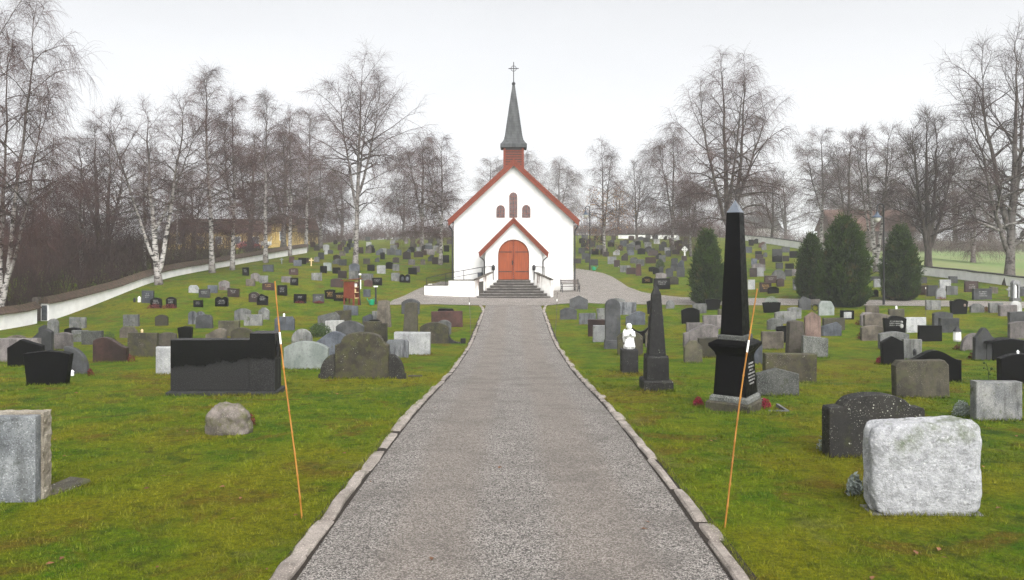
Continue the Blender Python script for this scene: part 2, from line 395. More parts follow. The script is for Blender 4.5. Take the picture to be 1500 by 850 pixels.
def mat_planks(name, col, sc=2.2):
    m, nt, b = new_mat(name); n = NT(nt); v = n.coord()
    wv = n.n.new('ShaderNodeTexWave'); wv.bands_direction = 'X'; wv.wave_profile = 'SAW'; wv.inputs['Scale'].default_value = sc; n.l.new(v, wv.inputs['Vector'])
    gap = n.ramp(wv.outputs['Fac'], .0, .09, 1, 0)
    c = n.mix(n.ramp(n.noise(n.scale(v, (6, 6, .6)), 1.5, 5, .6), .35, .68), tuple(x*.85 for x in col), tuple(x*1.15 for x in col))
    c = n.mix(gap, c, tuple(x*.3 for x in col))
    n.l.new(c, b.inputs['Base Color']); setp(b, rough=.6, spec=.3)
    n.l.new(n.bump(n.math('MULTIPLY', gap, -1.), .6, .01), b.inputs['Normal'])
    return m
def mat_field():
    m, nt, b = new_mat('pale_field'); n = NT(nt); v = n.pos()
    c = n.mix(n.ramp(n.noise(n.scale(v, (.05, .02, .05)), 1, 5), .35, .65), (.13,.19,.065), (.17,.19,.085))
    c = n.mix(n.ramp(n.noise(v, .8, 4), .5, .7, 0, .3), c, (.10,.12,.04))
    n.l.new(c, b.inputs['Base Color']); setp(b, rough=.95, spec=.05)
    return m
def mat_bamboo():
    m, nt, b = new_mat('bamboo_cane'); n = NT(nt); v = n.coord()
    c = n.mix(n.ramp(n.noise(n.scale(v, (20, 20, 2)), 1, 5), .3, .7), (.23,.098,.016), (.36,.165,.028))
    c = n.mix(n.ramp(n.noise(n.scale(v, (8, 8, 3)), 1.3, 4), .58, .68, 0, .5), c, (.25,.07,.02))
    n.l.new(c, b.inputs['Base Color']); setp(b, rough=.45, spec=.4)
    return m
def mat_monument():
    m, nt, b = new_mat('flamed_black_granite'); n = NT(nt); v = n.coord(); z = n.sep(v, 2); x = n.sep(v, 0)
    edge = n.math('ADD', n.math('ADD', z, n.math('MULTIPLY', n.noise(v, 3.5, 7, .7), .5)), n.math('MULTIPLY', x, -.09))
    up = n.ramp(edge, .90, 1.05)
    s = n.noise(v, 62, 2, .7)
    rough = n.mix(n.ramp(s, .46, .64), (.003,.003,.0035), (.034,.033,.032))
    c = n.mix(up, rough, (.0025,.0025,.003))
    n.l.new(c, b.inputs['Base Color']); setp(b, rough=.4, spec=.25)
    n.l.new(n.ramp(up, 0, 1, .6, .25), b.inputs['Roughness'])
    return m
def mat_whitestone():
    m, nt, b = new_mat('rough_white_stone'); n = NT(nt); v = n.coord()
    c = n.mix(n.ramp(n.noise(n.scale(v, (4, 4, 4.6)), 1.7, 9, .80, .3), .30, .62), (.17,.175,.18), (.36,.365,.375))
    c = n.mix(n.ramp(n.noise(n.scale(v, (5, 5, 6.5)), 1.8, 8, .80, .8), .57, .69, 0, .75), c, (.08,.08,.08))
    c = n.mix(n.ramp(n.noise(v, 28, 5, .75), .52, .66, 0, .6), c, (.11,.11,.115))
    g = n.math('MULTIPLY', n.ramp(n.noise(v, 2.6, 6, .65), .48, .66), n.ramp(n.sep(v, 2), .45, .85))
    c = n.mix(n.math('MULTIPLY', g, .8), c, (.085,.105,.05))
    c = n.mix(n.ramp(n.noise(v, 40, 4, .7), .56, .7, 0, .55), c, (.62,.62,.61))
    n.l.new(c, b.inputs['Base Color']); setp(b, rough=.85, spec=.2)
    h = n.math('ADD', n.noise(n.scale(v, (4, 4, 6)), 1.6, 8, .7), n.math('MULTIPLY', n.noise(v, 30, 5), .4))
    n.l.new(n.bump(h, .9, .035), b.inputs['Normal'])
    return m
def mat_glass():
    m, nt, b = new_mat('leaded_glass'); n = NT(nt); v = n.coord()
    c = n.mix(n.ramp(n.voro(v, 5, 'Color'), .3, .7), (.025,.016,.017), (.07,.045,.045))
    n.l.new(c, b.inputs['Base Color']); setp(b, rough=.25, spec=.5)
    return m
M['ground'] = mat_ground(); M['blade'] = mat_blade()
M['gravel'] = mat_gravel('gravel'); M['asphalt'] = mat_gravel('fine_gravel', 1.18, True)
M['plaster'] = mat_plaster(); M['stained'] = mat_stained()
M['limewash'] = plain('white_limewash', (.82,.815,.80), .9, .07, 1.6, .3, .1, bsc=18)
M['tiles'] = mat_roof('clay_tiles', (.05,.032,.022), (.13,.088,.062))
M['slate'] = mat_roof('dark_slates', (.045,.045,.047), (.08,.078,.078))
M['redtiles'] = mat_roof('brown_red_tiles', (.10,.045,.035), (.15,.06,.045))
M['birch'] = mat_bark(True); M['bark'] = mat_bark(False)
M['twig'] = mat_twig('birch_twigs', (.045,.025,.023), (.10,.060,.055))
M['twig_dark'] = mat_twig('bare_twigs', (.030,.018,.017), (.062,.038,.036))
M['needles'] = mat_needles('conifer_needles', (.005,.012,.004), (.036,.066,.008), (.085,.060,.016))
M['spire'] = mat_spire(); M['door'] = mat_planks('red_door_planks', (.225,.046,.011)); M['louvre'] = mat_planks('red_louvres', (.13,.034,.024), 1.2)
M['field'] = mat_field(); M['bamboo'] = mat_bamboo(); M['monument'] = mat_monument(); M['whitestone'] = mat_whitestone(); M['glass'] = mat_glass()
M['yellow'] = plain('yellow_plaster', (.42,.29,.09), .9, .1, 1.5)
M['greywood'] = plain('weathered_wood', (.09,.075,.065), .8, .3, 12)
M['carred'] = plain('red_car_paint', (.30,.012,.03), .3, .05, bump=0, spec=.5)
M['carwhite'] = plain('white_car_paint', (.7,.72,.75), .3, .03, bump=0, spec=.5)
M['carglass'] = plain('car_glass', (.06,.08,.11), .15, .2, bump=0, spec=.6)
M['rubber'] = plain('rubber', (.015,.015,.015), .8, .2, bump=0)
M['leaf'] = plain('autumn_leaf', (.17,.075,.035), .8, .5, 3, bump=0)
M['orangeleaf'] = plain('orange_leaves', (.33,.17,.05), .8, .4, 3, bump=0)
M['lampglass'] = plain('lamp_glass', (.42,.41,.35), .3, .05, bump=0)
M['lampblue'] = plain('grey_blue_metal', (.05,.07,.10), .4, .1, bump=0)
HAZE, SKY, SUN, EXPO = .0011, .15, 0.55, 0.95

# ------------------------------------------------------------------ the setting
def sheet_grid(name, xs, ds, off, mat):
    XX, DD = np.meshgrid(xs, ds)
    V = np.stack([XX, DD, gz(XX, DD) + off], -1).reshape(-1, 3)
    nx = len(xs); i = np.arange(len(ds)-1)[:,None]*nx + np.arange(nx-1)[None,:]
    Q = np.stack([i, i+1, i+nx+1, i+nx], -1).reshape(-1, 4)
    return link(name, mesh_np(name, V, Q), mat, smooth=True)
xs = np.concatenate([[-300,-220,-160,-120,-100,-90], np.arange(-80,-30,2), np.arange(-30,40,.5), np.arange(40,80,2), [80,90,105,130,170,220,300]])
ds = np.concatenate([[-30,-20,-12,-6,-2,2], np.arange(4,70,.5), np.arange(70,140,1), np.arange(140,200,4), [200,220,250,290,340,380]])
tag(sheet_grid('ground', xs, ds, 0, M['ground']), kind='structure')
tag(sheet_grid('path', np.linspace(-1.84, 1.84, 9), np.concatenate([[-12,-6,0,3], np.arange(5,55.01,.5)]), .014, M['gravel']), kind='structure')
tag(sheet_grid('field', np.concatenate([np.arange(37.2,60,1.5), np.arange(60,295,12)]), np.concatenate([np.arange(40,130,3), np.arange(130,375,14)]), .05, M['field']), kind='structure')

def poly_sheet(name, pts, off, mat, cell=.8):
    bm = BM()
    vs = [bm.verts.new((x, y, 0)) for x, y in pts]
    bm.faces.new(vs)
    x0, x1 = min(p[0] for p in pts), max(p[0] for p in pts); y0, y1 = min(p[1] for p in pts), max(p[1] for p in pts)
    for axis, a, b in ((0, x0, x1), (1, y0, y1)):
        k = a + cell
        while k < b:
            co = (k,0,0) if axis == 0 else (0,k,0); no = (1,0,0) if axis == 0 else (0,1,0)
            bmesh.ops.bisect_plane(bm, geom=bm.verts[:]+bm.edges[:]+bm.faces[:], plane_co=co, plane_no=no)
            k += cell
    for v in bm.verts: v.co.z = gzf(v.co.x, v.co.y) + off
    for f in bm.faces:
        f.normal_update()
        if f.normal.z < 0: f.normal_flip()
    return obj(name, bm, mat)
fc = [at(*p)[:2] for p in ((700,448),(640,446.5),(600,446.8),(566,447.5),(576,440),(592,434),(610,425),(628,418),(650,412))]
fc += [(-6.0, 65.5), (-4.6, 66.0), (4.4, 66.5)]
fc += [at(*p)[:2] for p in ((844,394),(868,397.5),(884,401),(897,406),(908,413),(920,421),(940,428.5),(968,433),(1000,436),(1100,437.5),(1260,440),(1500,443),(1600,444),(1600,454),(1500,452.5),(1300,448.5),(1100,448),(1000,447.5),(900,446),(850,444.5),(820,446),(800,448.5))]
tag(poly_sheet('church_forecourt', fc, .03, M['asphalt']), kind='structure')

def kerb(side):
    bm = BM(); d = 3.2; rr = random.Random(5 + side)
    while d < 53.6:
        L = rr.choice([.55,.8,1.0,1.2,1.5]); e = min(d + L, 54)
        w = .15 + rr.uniform(-.025,.04); hgt = rr.uniform(.03,.075); jx = rr.uniform(-.016,.016); tw = rr.uniform(-.014,.014)
        n = 5; rows = []
        for i in range(n):
            t = i/(n-1); dd = d + .022 + (e-d-.044)*t; hgt_ = hgt - .018*(i in (0, n-1))
            fl = max(0, dd-49)**2*.018
            xi = side*(1.80 + fl + jx + tw*(t-.5)); z = gzf(xi, dd)
            rag = [rr.uniform(-.011,.011) for _ in range(4)]
            row = [(xi+side*rag[0], dd, z-.12), (xi+side*(rag[0]+.004), dd, z+hgt_-.02), (xi+side*(.025+rag[1]), dd, z+hgt_+rag[3]*.5),
                   (xi+side*(w-.03+rag[2]), dd, z+hgt_+rag[2]*.5), (xi+side*(w+rag[2]), dd, z+hgt_-.03), (xi+side*w, dd, z-.12)]
            rows.append([bm.verts.new(p) for p in row])
        for a, b in zip(rows, rows[1:]):
            for k in range(5):
                f = (a[k], a[k+1], b[k+1], b[k]); bm.faces.new(f if side < 0 else f[::-1])
        bm.faces.new(rows[0] if side > 0 else rows[0][::-1]); bm.faces.new(rows[-1][::-1] if side > 0 else rows[-1])
        d = e
    bmesh.ops.recalc_face_normals(bm, faces=bm.faces)
    tag(obj('kerb', bm, M['kerb']), kind='structure')
kerb(-1); kerb(1)
for sd in (-1, 1):      # damp soil the kerb stones are bedded in, seen in their joints
    tag(sheet_grid('kerb_bed', np.sort(sd*np.array([1.775, 1.85, 1.93, 2.005])), np.arange(3, 49.01, .5), .020, M['soil']), kind='structure')

FEET = []      # where stones and poles stand: the mower leaves longer grass there
def blades():
    """short grass in front of the eye: blades as one mass, with tufts, and longer grass round the stones and along the kerbs"""
    N = 430000
    u = RNG.random(N); d = 5.6 * (26/5.6) ** u
    X = (RNG.random(N)*2-1) * (d*.70 + .5)
    fr = .5+.5*np.sin(X*3.1+1.7*np.sin(d*2.3))*np.sin(d*3.7+1.9*np.sin(X*2.9))
    fr2 = .5+.5*np.sin(X*9.7+2.*np.sin(d*6.1))*np.sin(d*8.9+2.3*np.sin(X*7.3))
    keep = (np.abs(X) > 1.97) & (RNG.random(N) < .35+.65*fr2)
    X, d, fr, fr2 = X[keep], d[keep], fr[keep], fr2[keep]
    hk = (.007 + .016*RNG.random(len(X))**1.5) * (.6+.5*fr+.7*fr2**2)
    tn = np.clip(.75*RNG.random(len(X)) + .3*fr2 - .1, 0, 1)
    # tufts
    nt = 2600; td = 5.6*(24/5.6)**RNG.random(nt); tx = (RNG.random(nt)*2-1)*(td*.7+.5); m = np.abs(tx) > 2.05; td, tx = td[m], tx[m]
    k = 26; rx = RNG.normal(size=(len(td),k))*.035; ry = RNG.normal(size=(len(td),k))*.035
    X = np.concatenate([X, (tx[:,None]+rx).ravel()]); d = np.concatenate([d, (td[:,None]+ry).ravel()])
    n2 = len(td)*k; hk = np.concatenate([hk, .018+.038*RNG.random(n2)]); tn = np.concatenate([tn, np.clip(np.repeat(RNG.random(len(td)),k)*.6+.25*RNG.random(n2),0,1)])
    # round the feet
    fx, fd = [], []
    for (x, y, w, t) in FEET:
        if y > 32: continue
        n = int(230*(w+t)*2*min(1, 14/y)**.5); a = RNG.random(n)*2*(w+t)
        px_ = np.where(a < w, a-w/2, np.where(a < w+t, w/2, np.where(a < 2*w+t, a-1.5*w-t, -w/2)))
        py_ = np.where(a < w, -t/2, np.where(a < w+t, a-w-t/2, np.where(a < 2*w+t, t/2, a-2*w-1.5*t)))
        s_ = 1+.05*np.abs(RNG.normal(size=n))
        fx.append(x+px_*s_+RNG.normal(size=n)*.02); fd.append(y+py_+np.sign(py_)*np.abs(RNG.normal(size=n))*.03)
    for sd in (-1, 1):
        n = 9000; dd = 5.5*(34/5.5)**RNG.random(n); fx.append(sd*(1.95+np.abs(RNG.normal(size=n))*.035-.01)); fd.append(dd)
    fx = np.concatenate(fx); fd = np.concatenate(fd); n3 = len(fx)
    X = np.concatenate([X, fx]); d = np.concatenate([d, fd]); hk = np.concatenate([hk, .025+.055*RNG.random(n3)**1.4]); tn = np.concatenate([tn, RNG.random(n3)*.75])
    n = len(X); s = np.clip(d/8., .8, 2.6)
    h = hk * s**.4; w = .0042*s
    an = RNG.random(n)*2*np.pi; lean = (RNG.random((n,2))-.5)*1.7*h[:,None]
    z = gz(X, d) - .004
    p = np.stack([X, d, z], 1); dx = np.stack([np.cos(an)*w, np.sin(an)*w, np.zeros(n)], 1)
    tip = p + np.stack([lean[:,0], lean[:,1], h], 1)
    V = np.stack([p-dx, p+dx, tip], 1).reshape(-1,3)
    me = mesh_np('grass', V, np.arange(n*3).reshape(n,3))
    a = me.attributes.new('tone', 'FLOAT', 'POINT'); a.data.foreach_set('value', np.repeat(tn, 3).astype(np.float32))
    tag(link('grass', me, M['blade']), 'short mown grass of the lawns beside the gravel path', 'grass', kind='stuff')
def leaves():
    n = 90; V = []; Q = []
    for i in range(n):
        d = 5.8*(24/5.8)**random.random(); X = random.uniform(-1,1)*d*.66
        if abs(X) < 1.5 and random.random() < .75: continue
        z = gzf(X, d) + (.022 if abs(X) > 1.85 else .02)
        s = random.uniform(.02,.045); a = random.uniform(0, 6.28)
        t = random.uniform(-.4,.4)
        b = len(V)
        for k, (u, v, w) in enumerate(((-1,0,0),(0,-.55,.1),(1,0,.25*t),(0,.55,.3))):
            V.append((X + s*(u*math.cos(a)-v*math.sin(a)), d + s*(u*math.sin(a)+v*math.cos(a)), z + s*w + .004))
        Q.append((b,b+1,b+2,b+3))
    tag(link('fallen_leaves', mesh_np('fallen_leaves', V, Q), M['leaf']), 'scattered brown fallen leaves on the lawn and gravel', 'fallen leaves', kind='stuff')
leaves()

# ------------------------------------------------------------------ church
ZB = .66
ch = tag(empty('church', (0.02, 61, ZB)), 'small white plastered church with red gable boards and a grey spire', 'church')
def arch_pts(cx, z0, hw, zs, n=14):
    """arched outline, counter clockwise seen from the front"""
    pts = [(cx-hw, z0), (cx+hw, z0)]
    pts += [(cx + hw*math.cos(math.pi*i/n), zs + hw*math.sin(math.pi*i/n)) for i in range(n+1)]
    return pts
def ring_extrude(bm, outer, inner, y0, y1):
    n = len(outer)
    O0 = [bm.verts.new((p[0], y0, p[1])) for p in outer]; I0 = [bm.verts.new((p[0], y0, p[1])) for p in inner]
    O1 = [bm.verts.new((p[0], y1, p[1])) for p in outer]; I1 = [bm.verts.new((p[0], y1, p[1])) for p in inner]
    for i in range(n):
        j = (i+1) % n
        bm.faces.new((O0[i], O0[j], I0[j], I0[i])); bm.faces.new((O1[j], O1[i], I1[i], I1[j]))
        bm.faces.new((O0[j], O0[i], O1[i], O1[j])); bm.faces.new((I0[i], I0[j], I1[j], I1[i]))
SL = .93
bm = BM(); extrude_poly(bm, [(-4.57,-.9),(4.57,-.9),(4.57,9.55-4.57*SL),(0,9.55),(-4.57,9.55-4.57*SL)], 0, 17)
obj('wall', bm, M['plaster'], ch)
bm = BM(); extrude_poly(bm, [(-4.66,-1.2),(4.66,-1.2),(4.66,-.12),(-4.66,-.12)], -.09, -.004)
obj('plinth', bm, M['step'], ch)
def gable_roof(tip, apex, sl, y0, y1, th, mat, par):
    bm = BM(); e = apex - tip*sl
    extrude_poly(bm, [(-tip, e-th), (-tip+.001, e-th), (0, apex-th), (tip-.001, e-th), (tip, e-th), (tip, e), (0, apex), (-tip, e)], y0, y1)
    return obj('roof', bm, mat, par)
def bargeboards(tip, apex, sl, y0, h1, par):
    for s in (-1, 1):
        bm = BM(); e = apex - tip*sl
        pts = [(0, apex-h1), (s*tip, e-h1+.02), (s*(tip+.06), e+.0), (0, apex+.06)]
        if s < 0: pts = pts[::-1]
        extrude_poly(bm, pts, y0, y0+.07, .012)
        b = obj('bargeboard', bm, M['redwood'], par)
        bm = BM(); pts = [(0, apex-.10), (s*(tip+.02), e-.12), (s*(tip+.08), e+.03), (0, apex+.085)]
        if s < 0: pts = pts[::-1]
        extrude_poly(bm, pts, y0-.05, y0-.004, .01)
        obj('cover_board', bm, M['redwood'], b)
gable_roof(4.93, 9.95, SL, -.38, 17.35, .22, M['slate'], ch)
bargeboards(4.95, 9.93, SL, -.47, .44, ch)
def window(cx, z0, zt, hw, nv, nh):
    zs = zt - hw
    w = tag(obj('window', BM(), None, ch)); bm = BM()
    ring_extrude(bm, arch_pts(cx, z0, hw, zs), arch_pts(cx, z0+.045, hw-.045, zs), -.06, .01)
    bm.to_mesh(w.data); bm.free(); w.data.materials.append(M['louvre'])
    bm = BM(); extrude_poly(bm, arch_pts(cx, z0+.05, hw-.05, zs), -.025, -.004); obj('pane', bm, M['glass'], w)
    bm = BM()
    for i in range(1, nv): x = cx - hw + 2*hw*i/nv; box(bm, x-.018, x+.018, -.055, -.027, z0+.05, zs + math.sqrt(max(0, (hw-.05)**2-(x-cx)**2)))
    for i in range(1, nh):
        z = z0 + (zt-z0)*i/nh; k = hw-.05 if z < zs else math.sqrt(max(.001, (hw-.05)**2-(z-zs)**2))
        box(bm, cx-k, cx+k, -.052, -.029, z-.016, z+.016)
    obj('muntins', bm, M['redwood'], w)
window(-.02, 5.55, 7.48, .31, 3, 6); window(-.99, 5.55, 6.50, .32, 3, 3); window(.97, 5.55, 6.52, .32, 3, 3)
# porch
bm = BM()
pp = [(-2.1,-.6),(-1.16,-.6),(-1.16,2.74)] + [(-1.16*math.cos(math.pi*i/16), 2.74+1.16*math.sin(math.pi*i/16)) for i in range(1,16)] + [(1.16,2.74),(1.16,-.6),(2.1,-.6),(2.1,3.03),(0,5.15),(-2.1,3.03)]
extrude_poly(bm, pp, -2.0, -1.68)
box(bm, -2.1, -1.82, -1.678, -.002, -.6, 3.03); box(bm, 1.82, 2.1, -1.678, -.002, -.6, 3.03)
pw = obj('porch', bm, M['plaster'], ch)
gable_roof(2.5, 5.46, 1.01, -2.25, -.004, .16, M['slate'], pw)
bargeboards(2.52, 5.45, 1.01, -2.33, .36, pw)
for s in (-1, 1):
    bm = BM(); n = 10
    pts = [(0,.92),(1.13,.92)] + [(1.13*math.cos(.5*math.pi*i/n), 2.74+1.13*math.sin(.5*math.pi*i/n)) for i in range(n+1)]
    pts = [(p[0]*s + s*.006, p[1]) for p in pts]
    if s < 0: pts = pts[::-1]
    extrude_poly(bm, pts, -1.88, -1.80, .008)
    dl = obj('door', bm, M['door'], ch)
    bm = BM()
    bm.free()
    for z in (1.50, 2.96):
        bm = BM(); box(bm, min(s*.12, s*1.10), max(s*.12, s*1.10), -1.905, -1.883, z-.03, z+.03); obj('hinge', bm, M['iron'], dl)
    bm = BM(); box(bm, s*.022-.02, s*.022+.02, -1.93, -1.883, .95, 3.80); obj('astragal', bm, M['redwood'], dl)
    if s < 0:
        bm = BM(); box(bm, -.13, -.04, -1.915, -1.885, 2.0, 2.32); tube(bm, [(-.085,-1.92,2.22),(-.085,-1.97,2.2),(-.085,-1.97,2.05)], .018, 6); obj('handle', bm, M['iron'], dl)
bm = BM(); box(bm, -1.155, 1.155, -1.99, -.3, -.5, .9); obj('threshold', bm, M['step'], ch)
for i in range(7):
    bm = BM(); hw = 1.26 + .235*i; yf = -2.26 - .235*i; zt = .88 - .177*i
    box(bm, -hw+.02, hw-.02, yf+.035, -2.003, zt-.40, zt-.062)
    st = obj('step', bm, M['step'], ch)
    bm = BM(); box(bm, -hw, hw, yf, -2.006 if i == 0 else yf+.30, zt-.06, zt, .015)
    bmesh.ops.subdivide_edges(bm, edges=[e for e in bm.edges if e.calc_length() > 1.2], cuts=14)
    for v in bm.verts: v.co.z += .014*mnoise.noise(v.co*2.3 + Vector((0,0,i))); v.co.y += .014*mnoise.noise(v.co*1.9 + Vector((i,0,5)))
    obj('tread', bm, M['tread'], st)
for s in (-1, 1):
    a = Vector((s*1.62, -2.02)); b = Vector((s*2.78, -3.25)); nrm = Vector((b.y-a.y, a.x-b.x)).normalized()*.13
    bm = BM(); ring = []
    for p, zt in ((a, 1.42), (b, .95)):
        ring.append([bm.verts.new((p.x-nrm.x, p.y-nrm.y, -.8)), bm.verts.new((p.x+nrm.x, p.y+nrm.y, -.8)), bm.verts.new((p.x+nrm.x, p.y+nrm.y, zt)), bm.verts.new((p.x-nrm.x, p.y-nrm.y, zt))])
    for k in range(4): bm.faces.new((ring[0][k], ring[0][(k+1)%4], ring[1][(k+1)%4], ring[1][k]))
    bm.faces.new(ring[0][::-1]); bm.faces.new(ring[1]); bmesh.ops.recalc_face_normals(bm, faces=bm.faces)
    cw = obj('stair_wall', bm, M['stained'], ch)
    bm = BM(); n2 = nrm*1.25; ring = []
    for p, zt in ((a, 1.423), (b, .953)):
        ring.append([bm.verts.new((p.x+k*n2.x, p.y+k*n2.y, z)) for k, z in ((-1,zt),(1,zt),(1,zt+.06),(-1,zt+.06))])
    for k in range(4): bm.faces.new((ring[0][k], ring[0][(k+1)%4], ring[1][(k+1)%4], ring[1][k]))
    bm.faces.new(ring[0][::-1]); bm.faces.new(ring[1]); bmesh.ops.recalc_face_normals(bm, faces=bm.faces)
    obj('coping', bm, M['br'], cw)
    bm = BM(); x, y, z = s*1.5, -2.2, 1.4
    tube(bm, [(x,y,z-.5),(x,y,z+.22)], .025, 8); lathe(bm, [(.05,z+.2),(.11,z+.24),(.13,z+.48)], 6, x, y); lathe(bm, [(.15,z+.482),(.05,z+.60),(.02,z+.64)], 6, x, y)
    obj('lantern', bm, M['iron'], ch)
    bm = BM(); tube(bm, [(s*1.62,-2.06,1.88),(s*2.28,-2.35,1.86)], .022, 6); tube(bm, [(s*2.26,-2.34,1.87),(s*2.28,-2.38,1.0)], .022, 6); obj('handrail', bm, M['iron'], ch)
    bm = BM(); tube(bm, [(s*4.92,-.2,5.02),(s*4.90,-.12,4.85),(s*4.72,-.1,4.6),(s*4.68,-.09,4.4),(s*4.68,-.09,-.3)], .055, 8); obj('downpipe', bm, M['iron'], ch)
    bm = BM(); tube(bm, [(s*5.02,-.42,5.30),(s*5.02,17.3,5.30)], .075, 8); obj('gutter', bm, M['iron'], ch)
    bm = BM(); tube(bm, [(s*2.52,-2.15,2.85),(s*2.5,-2.12,2.62),(s*2.2,-2.1,2.35),(s*2.17,-2.08,2.2),(s*2.17,-2.08,.2)], .045, 8); obj('downpipe', bm, M['iron'], ch)
# ramp along the front, left of the steps
bm = BM()
extrude_poly(bm, [(-6.45,-.75),(-3.05,-.75),(-3.05,.93),(-4.72,.93),(-4.72,.56),(-6.45,.56)], -3.42, -3.17)
box(bm, -3.048, -2.80, -3.40, -3.17, -.75, .93)
box(bm, -6.45, -6.2, -3.168, -.3, -.75, .5)
rw = obj('ramp_wall', bm, M['stained'], ch)
bm = BM(); extrude_poly(bm, [(-4.76,.932),(-2.80,.932),(-2.80,.985),(-4.76,.985)], -3.45, -3.14); extrude_poly(bm, [(-6.48,.562),(-4.77,.562),(-4.77,.605),(-6.48,.605)], -3.45, -3.14)
obj('coping', bm, M['ms'], rw)
bm = BM(); extrude_poly(bm, [(-6.19,-.7),(-2.2,-.7),(-2.2,.86),(-4.0,.66),(-6.19,.2)], -3.165, -.1)
obj('ramp', bm, M['step'], ch)
bm = BM()
rp = [(-6.4,1.06,.3),(-4.98,1.38,.4),(-3.66,1.62,.7),(-2.32,1.86,.8)]
for x, zt, zb in rp: tube(bm, [(x,-2.5,zb-.1),(x,-2.5,zt)], .024, 6)
tube(bm, [(x,-2.5,z) for x, z, _ in rp], .024, 6); tube(bm, [(x,-2.5,z-.38) for x, z, _ in rp], .018, 6)
obj('railing', bm, M['iron'], ch)
bm = BM(); box(bm, -2.75, -2.38, -.22, -.004, .75, 1.35, .01); obj('meter_box', bm, M['bl'], ch)
# belfry and spire
bm = BM(); box(bm, -.75, .75, .75, 2.25, 8.9, 10.97)
bf = obj('belfry', bm, M['rb'], ch)
bm = BM()
for i in range(7):
    z = 9.55 + i*.19; box(bm, -.78, .78, .70, .748, z, z+.10)
for x in (-.71, .71): box(bm, x-.09, x+.09, .66, .698, 9.2, 10.96)
obj('louvre_boards', bm, M['redwood'], bf)
bm = BM(); frusta(bm, [(1.0,1.0,10.97),(1.03,1.03,11.0),(1.03,1.03,11.26),(.88,.88,11.42),(.76,.76,11.62),(.68,.68,11.95),(.52,.52,13.1),(.28,.28,14.75),(.09,.09,16.0)])
for v in bm.verts: v.co.y += 1.5
sp = obj('spire', bm, M['spire'], ch)
bm = BM(); ball(bm, (0,1.5,16.08), .15, 2); tube(bm, [(0,1.5,15.9),(0,1.5,17.78)], .032, 8)
box(bm, -.40, .40, 1.47, 1.53, 17.24, 17.30)
rgp = [(.21*math.cos(a), 1.5, 17.27+.21*math.sin(a)) for a in np.linspace(0, 2*math.pi, 21)]; tube(bm, rgp, .022, 6)
obj('cross', bm, M['iron'], sp)

# ------------------------------------------------------------------ walls
def coped_wall(X, d0, d1, hfun, side, label, rise=.34, half=.42, tile='tiles', cat='wall'):
    t = tag(empty('cemetery_wall', (X, (d0+d1)/2, gzf(X, (d0+d1)/2))), label, cat, kind='thing')
    ox, oy, oz = t.location
    n = max(2, int((d1-d0)/1.0)); bm = BM(); bt = BM(); pa = pb = None
    for i in range(n+1):
        d = d0 + (d1-d0)*i/n; z = gzf(X, d); h = hfun(d) + .03*mnoise.noise((d*.35, X, 0)); k = .04*mnoise.noise((d*.2, X, 7))
        a = [bm.verts.new((x+k, d-oy, zz-oz)) for x, zz in ((-.22, z-.6), (.22, z-.6), (.22, z+h), (-.22, z+h))]
        r = .03*mnoise.noise((d*.8, X, 3))
        b = [bt.verts.new((x+k, d-oy+(0 if 0 < i < n else (-.12 if i == 0 else .12)), zz-oz)) for x, zz in ((-half, z+h-.03+r), (half, z+h-.03+r), (half, z+h+.03+r), (0, z+h+rise+r), (-half, z+h+.03+r))]
        for g, p, q in ((bm, pa, a), (bt, pb, b)):
            if p:
                m = len(p)
                for j in range(m): g.faces.new((p[j], q[j], q[(j+1)%m], p[(j+1)%m]))
            else: g.faces.new(q)
        pa, pb = a, b
    bm.faces.new(pa[::-1]); bt.faces.new(pb[::-1])
    for g in (bm, bt): bmesh.ops.recalc_face_normals(g, faces=g.faces)
    obj('wall_face', bm, M['limewash'], t); obj('coping', bt, M[tile], t)
    return t
hl = lambda d: float(np.interp(d, [30,43,44,47,52,70,99], [.80,.80,1.0,.88,.60,.56,.80]))
lw = coped_wall(-26, 44.2, 99.5, hl, 1, 'long white wall with clay tile coping climbing past the birches', .36, .40)
bm = BM(); box(bm, -.15, .15, -27.72, -27.69, -.22, .62, .01); g = obj('hatch', bm, M['bl'], lw); g.location.z = gzf(-26,44.3)-lw.location.z + .25
bm = BM(); box(bm, -.62, -.30, -27.78, -27.5, -.4, 1.32); g2 = obj('end_post', bm, M['greywood'], lw); g2.location.z = gzf(-26,44.3)-lw.location.z
coped_wall(-26.1, 27, 43.3, hl, 1, 'short lower white wall with tile coping behind the big left birch', .34, .40)
hr = lambda d: float(np.interp(d, [40,58,70,81,99,128], [.75,.72,.78,.95,.9,.8]))
coped_wall(36, 40, 128, hr, -1, 'long white wall with dark coping along the pale green field', .07, .27, 'slate')
t = tag(empty('cemetery_wall', (24, 129, gzf(24,129))), 'low white wall closing off the far end of the churchyard', 'wall', kind='thing')
bm = BM(); bt = BM()
box(bm, -7, 2.5, -.2, .2, -.7, .66); box(bt, -7.1, 2.6, -.3, .3, .662, .8)
obj('wall_face', bm, M['limewash'], t); obj('coping', bt, M['slate'], t)

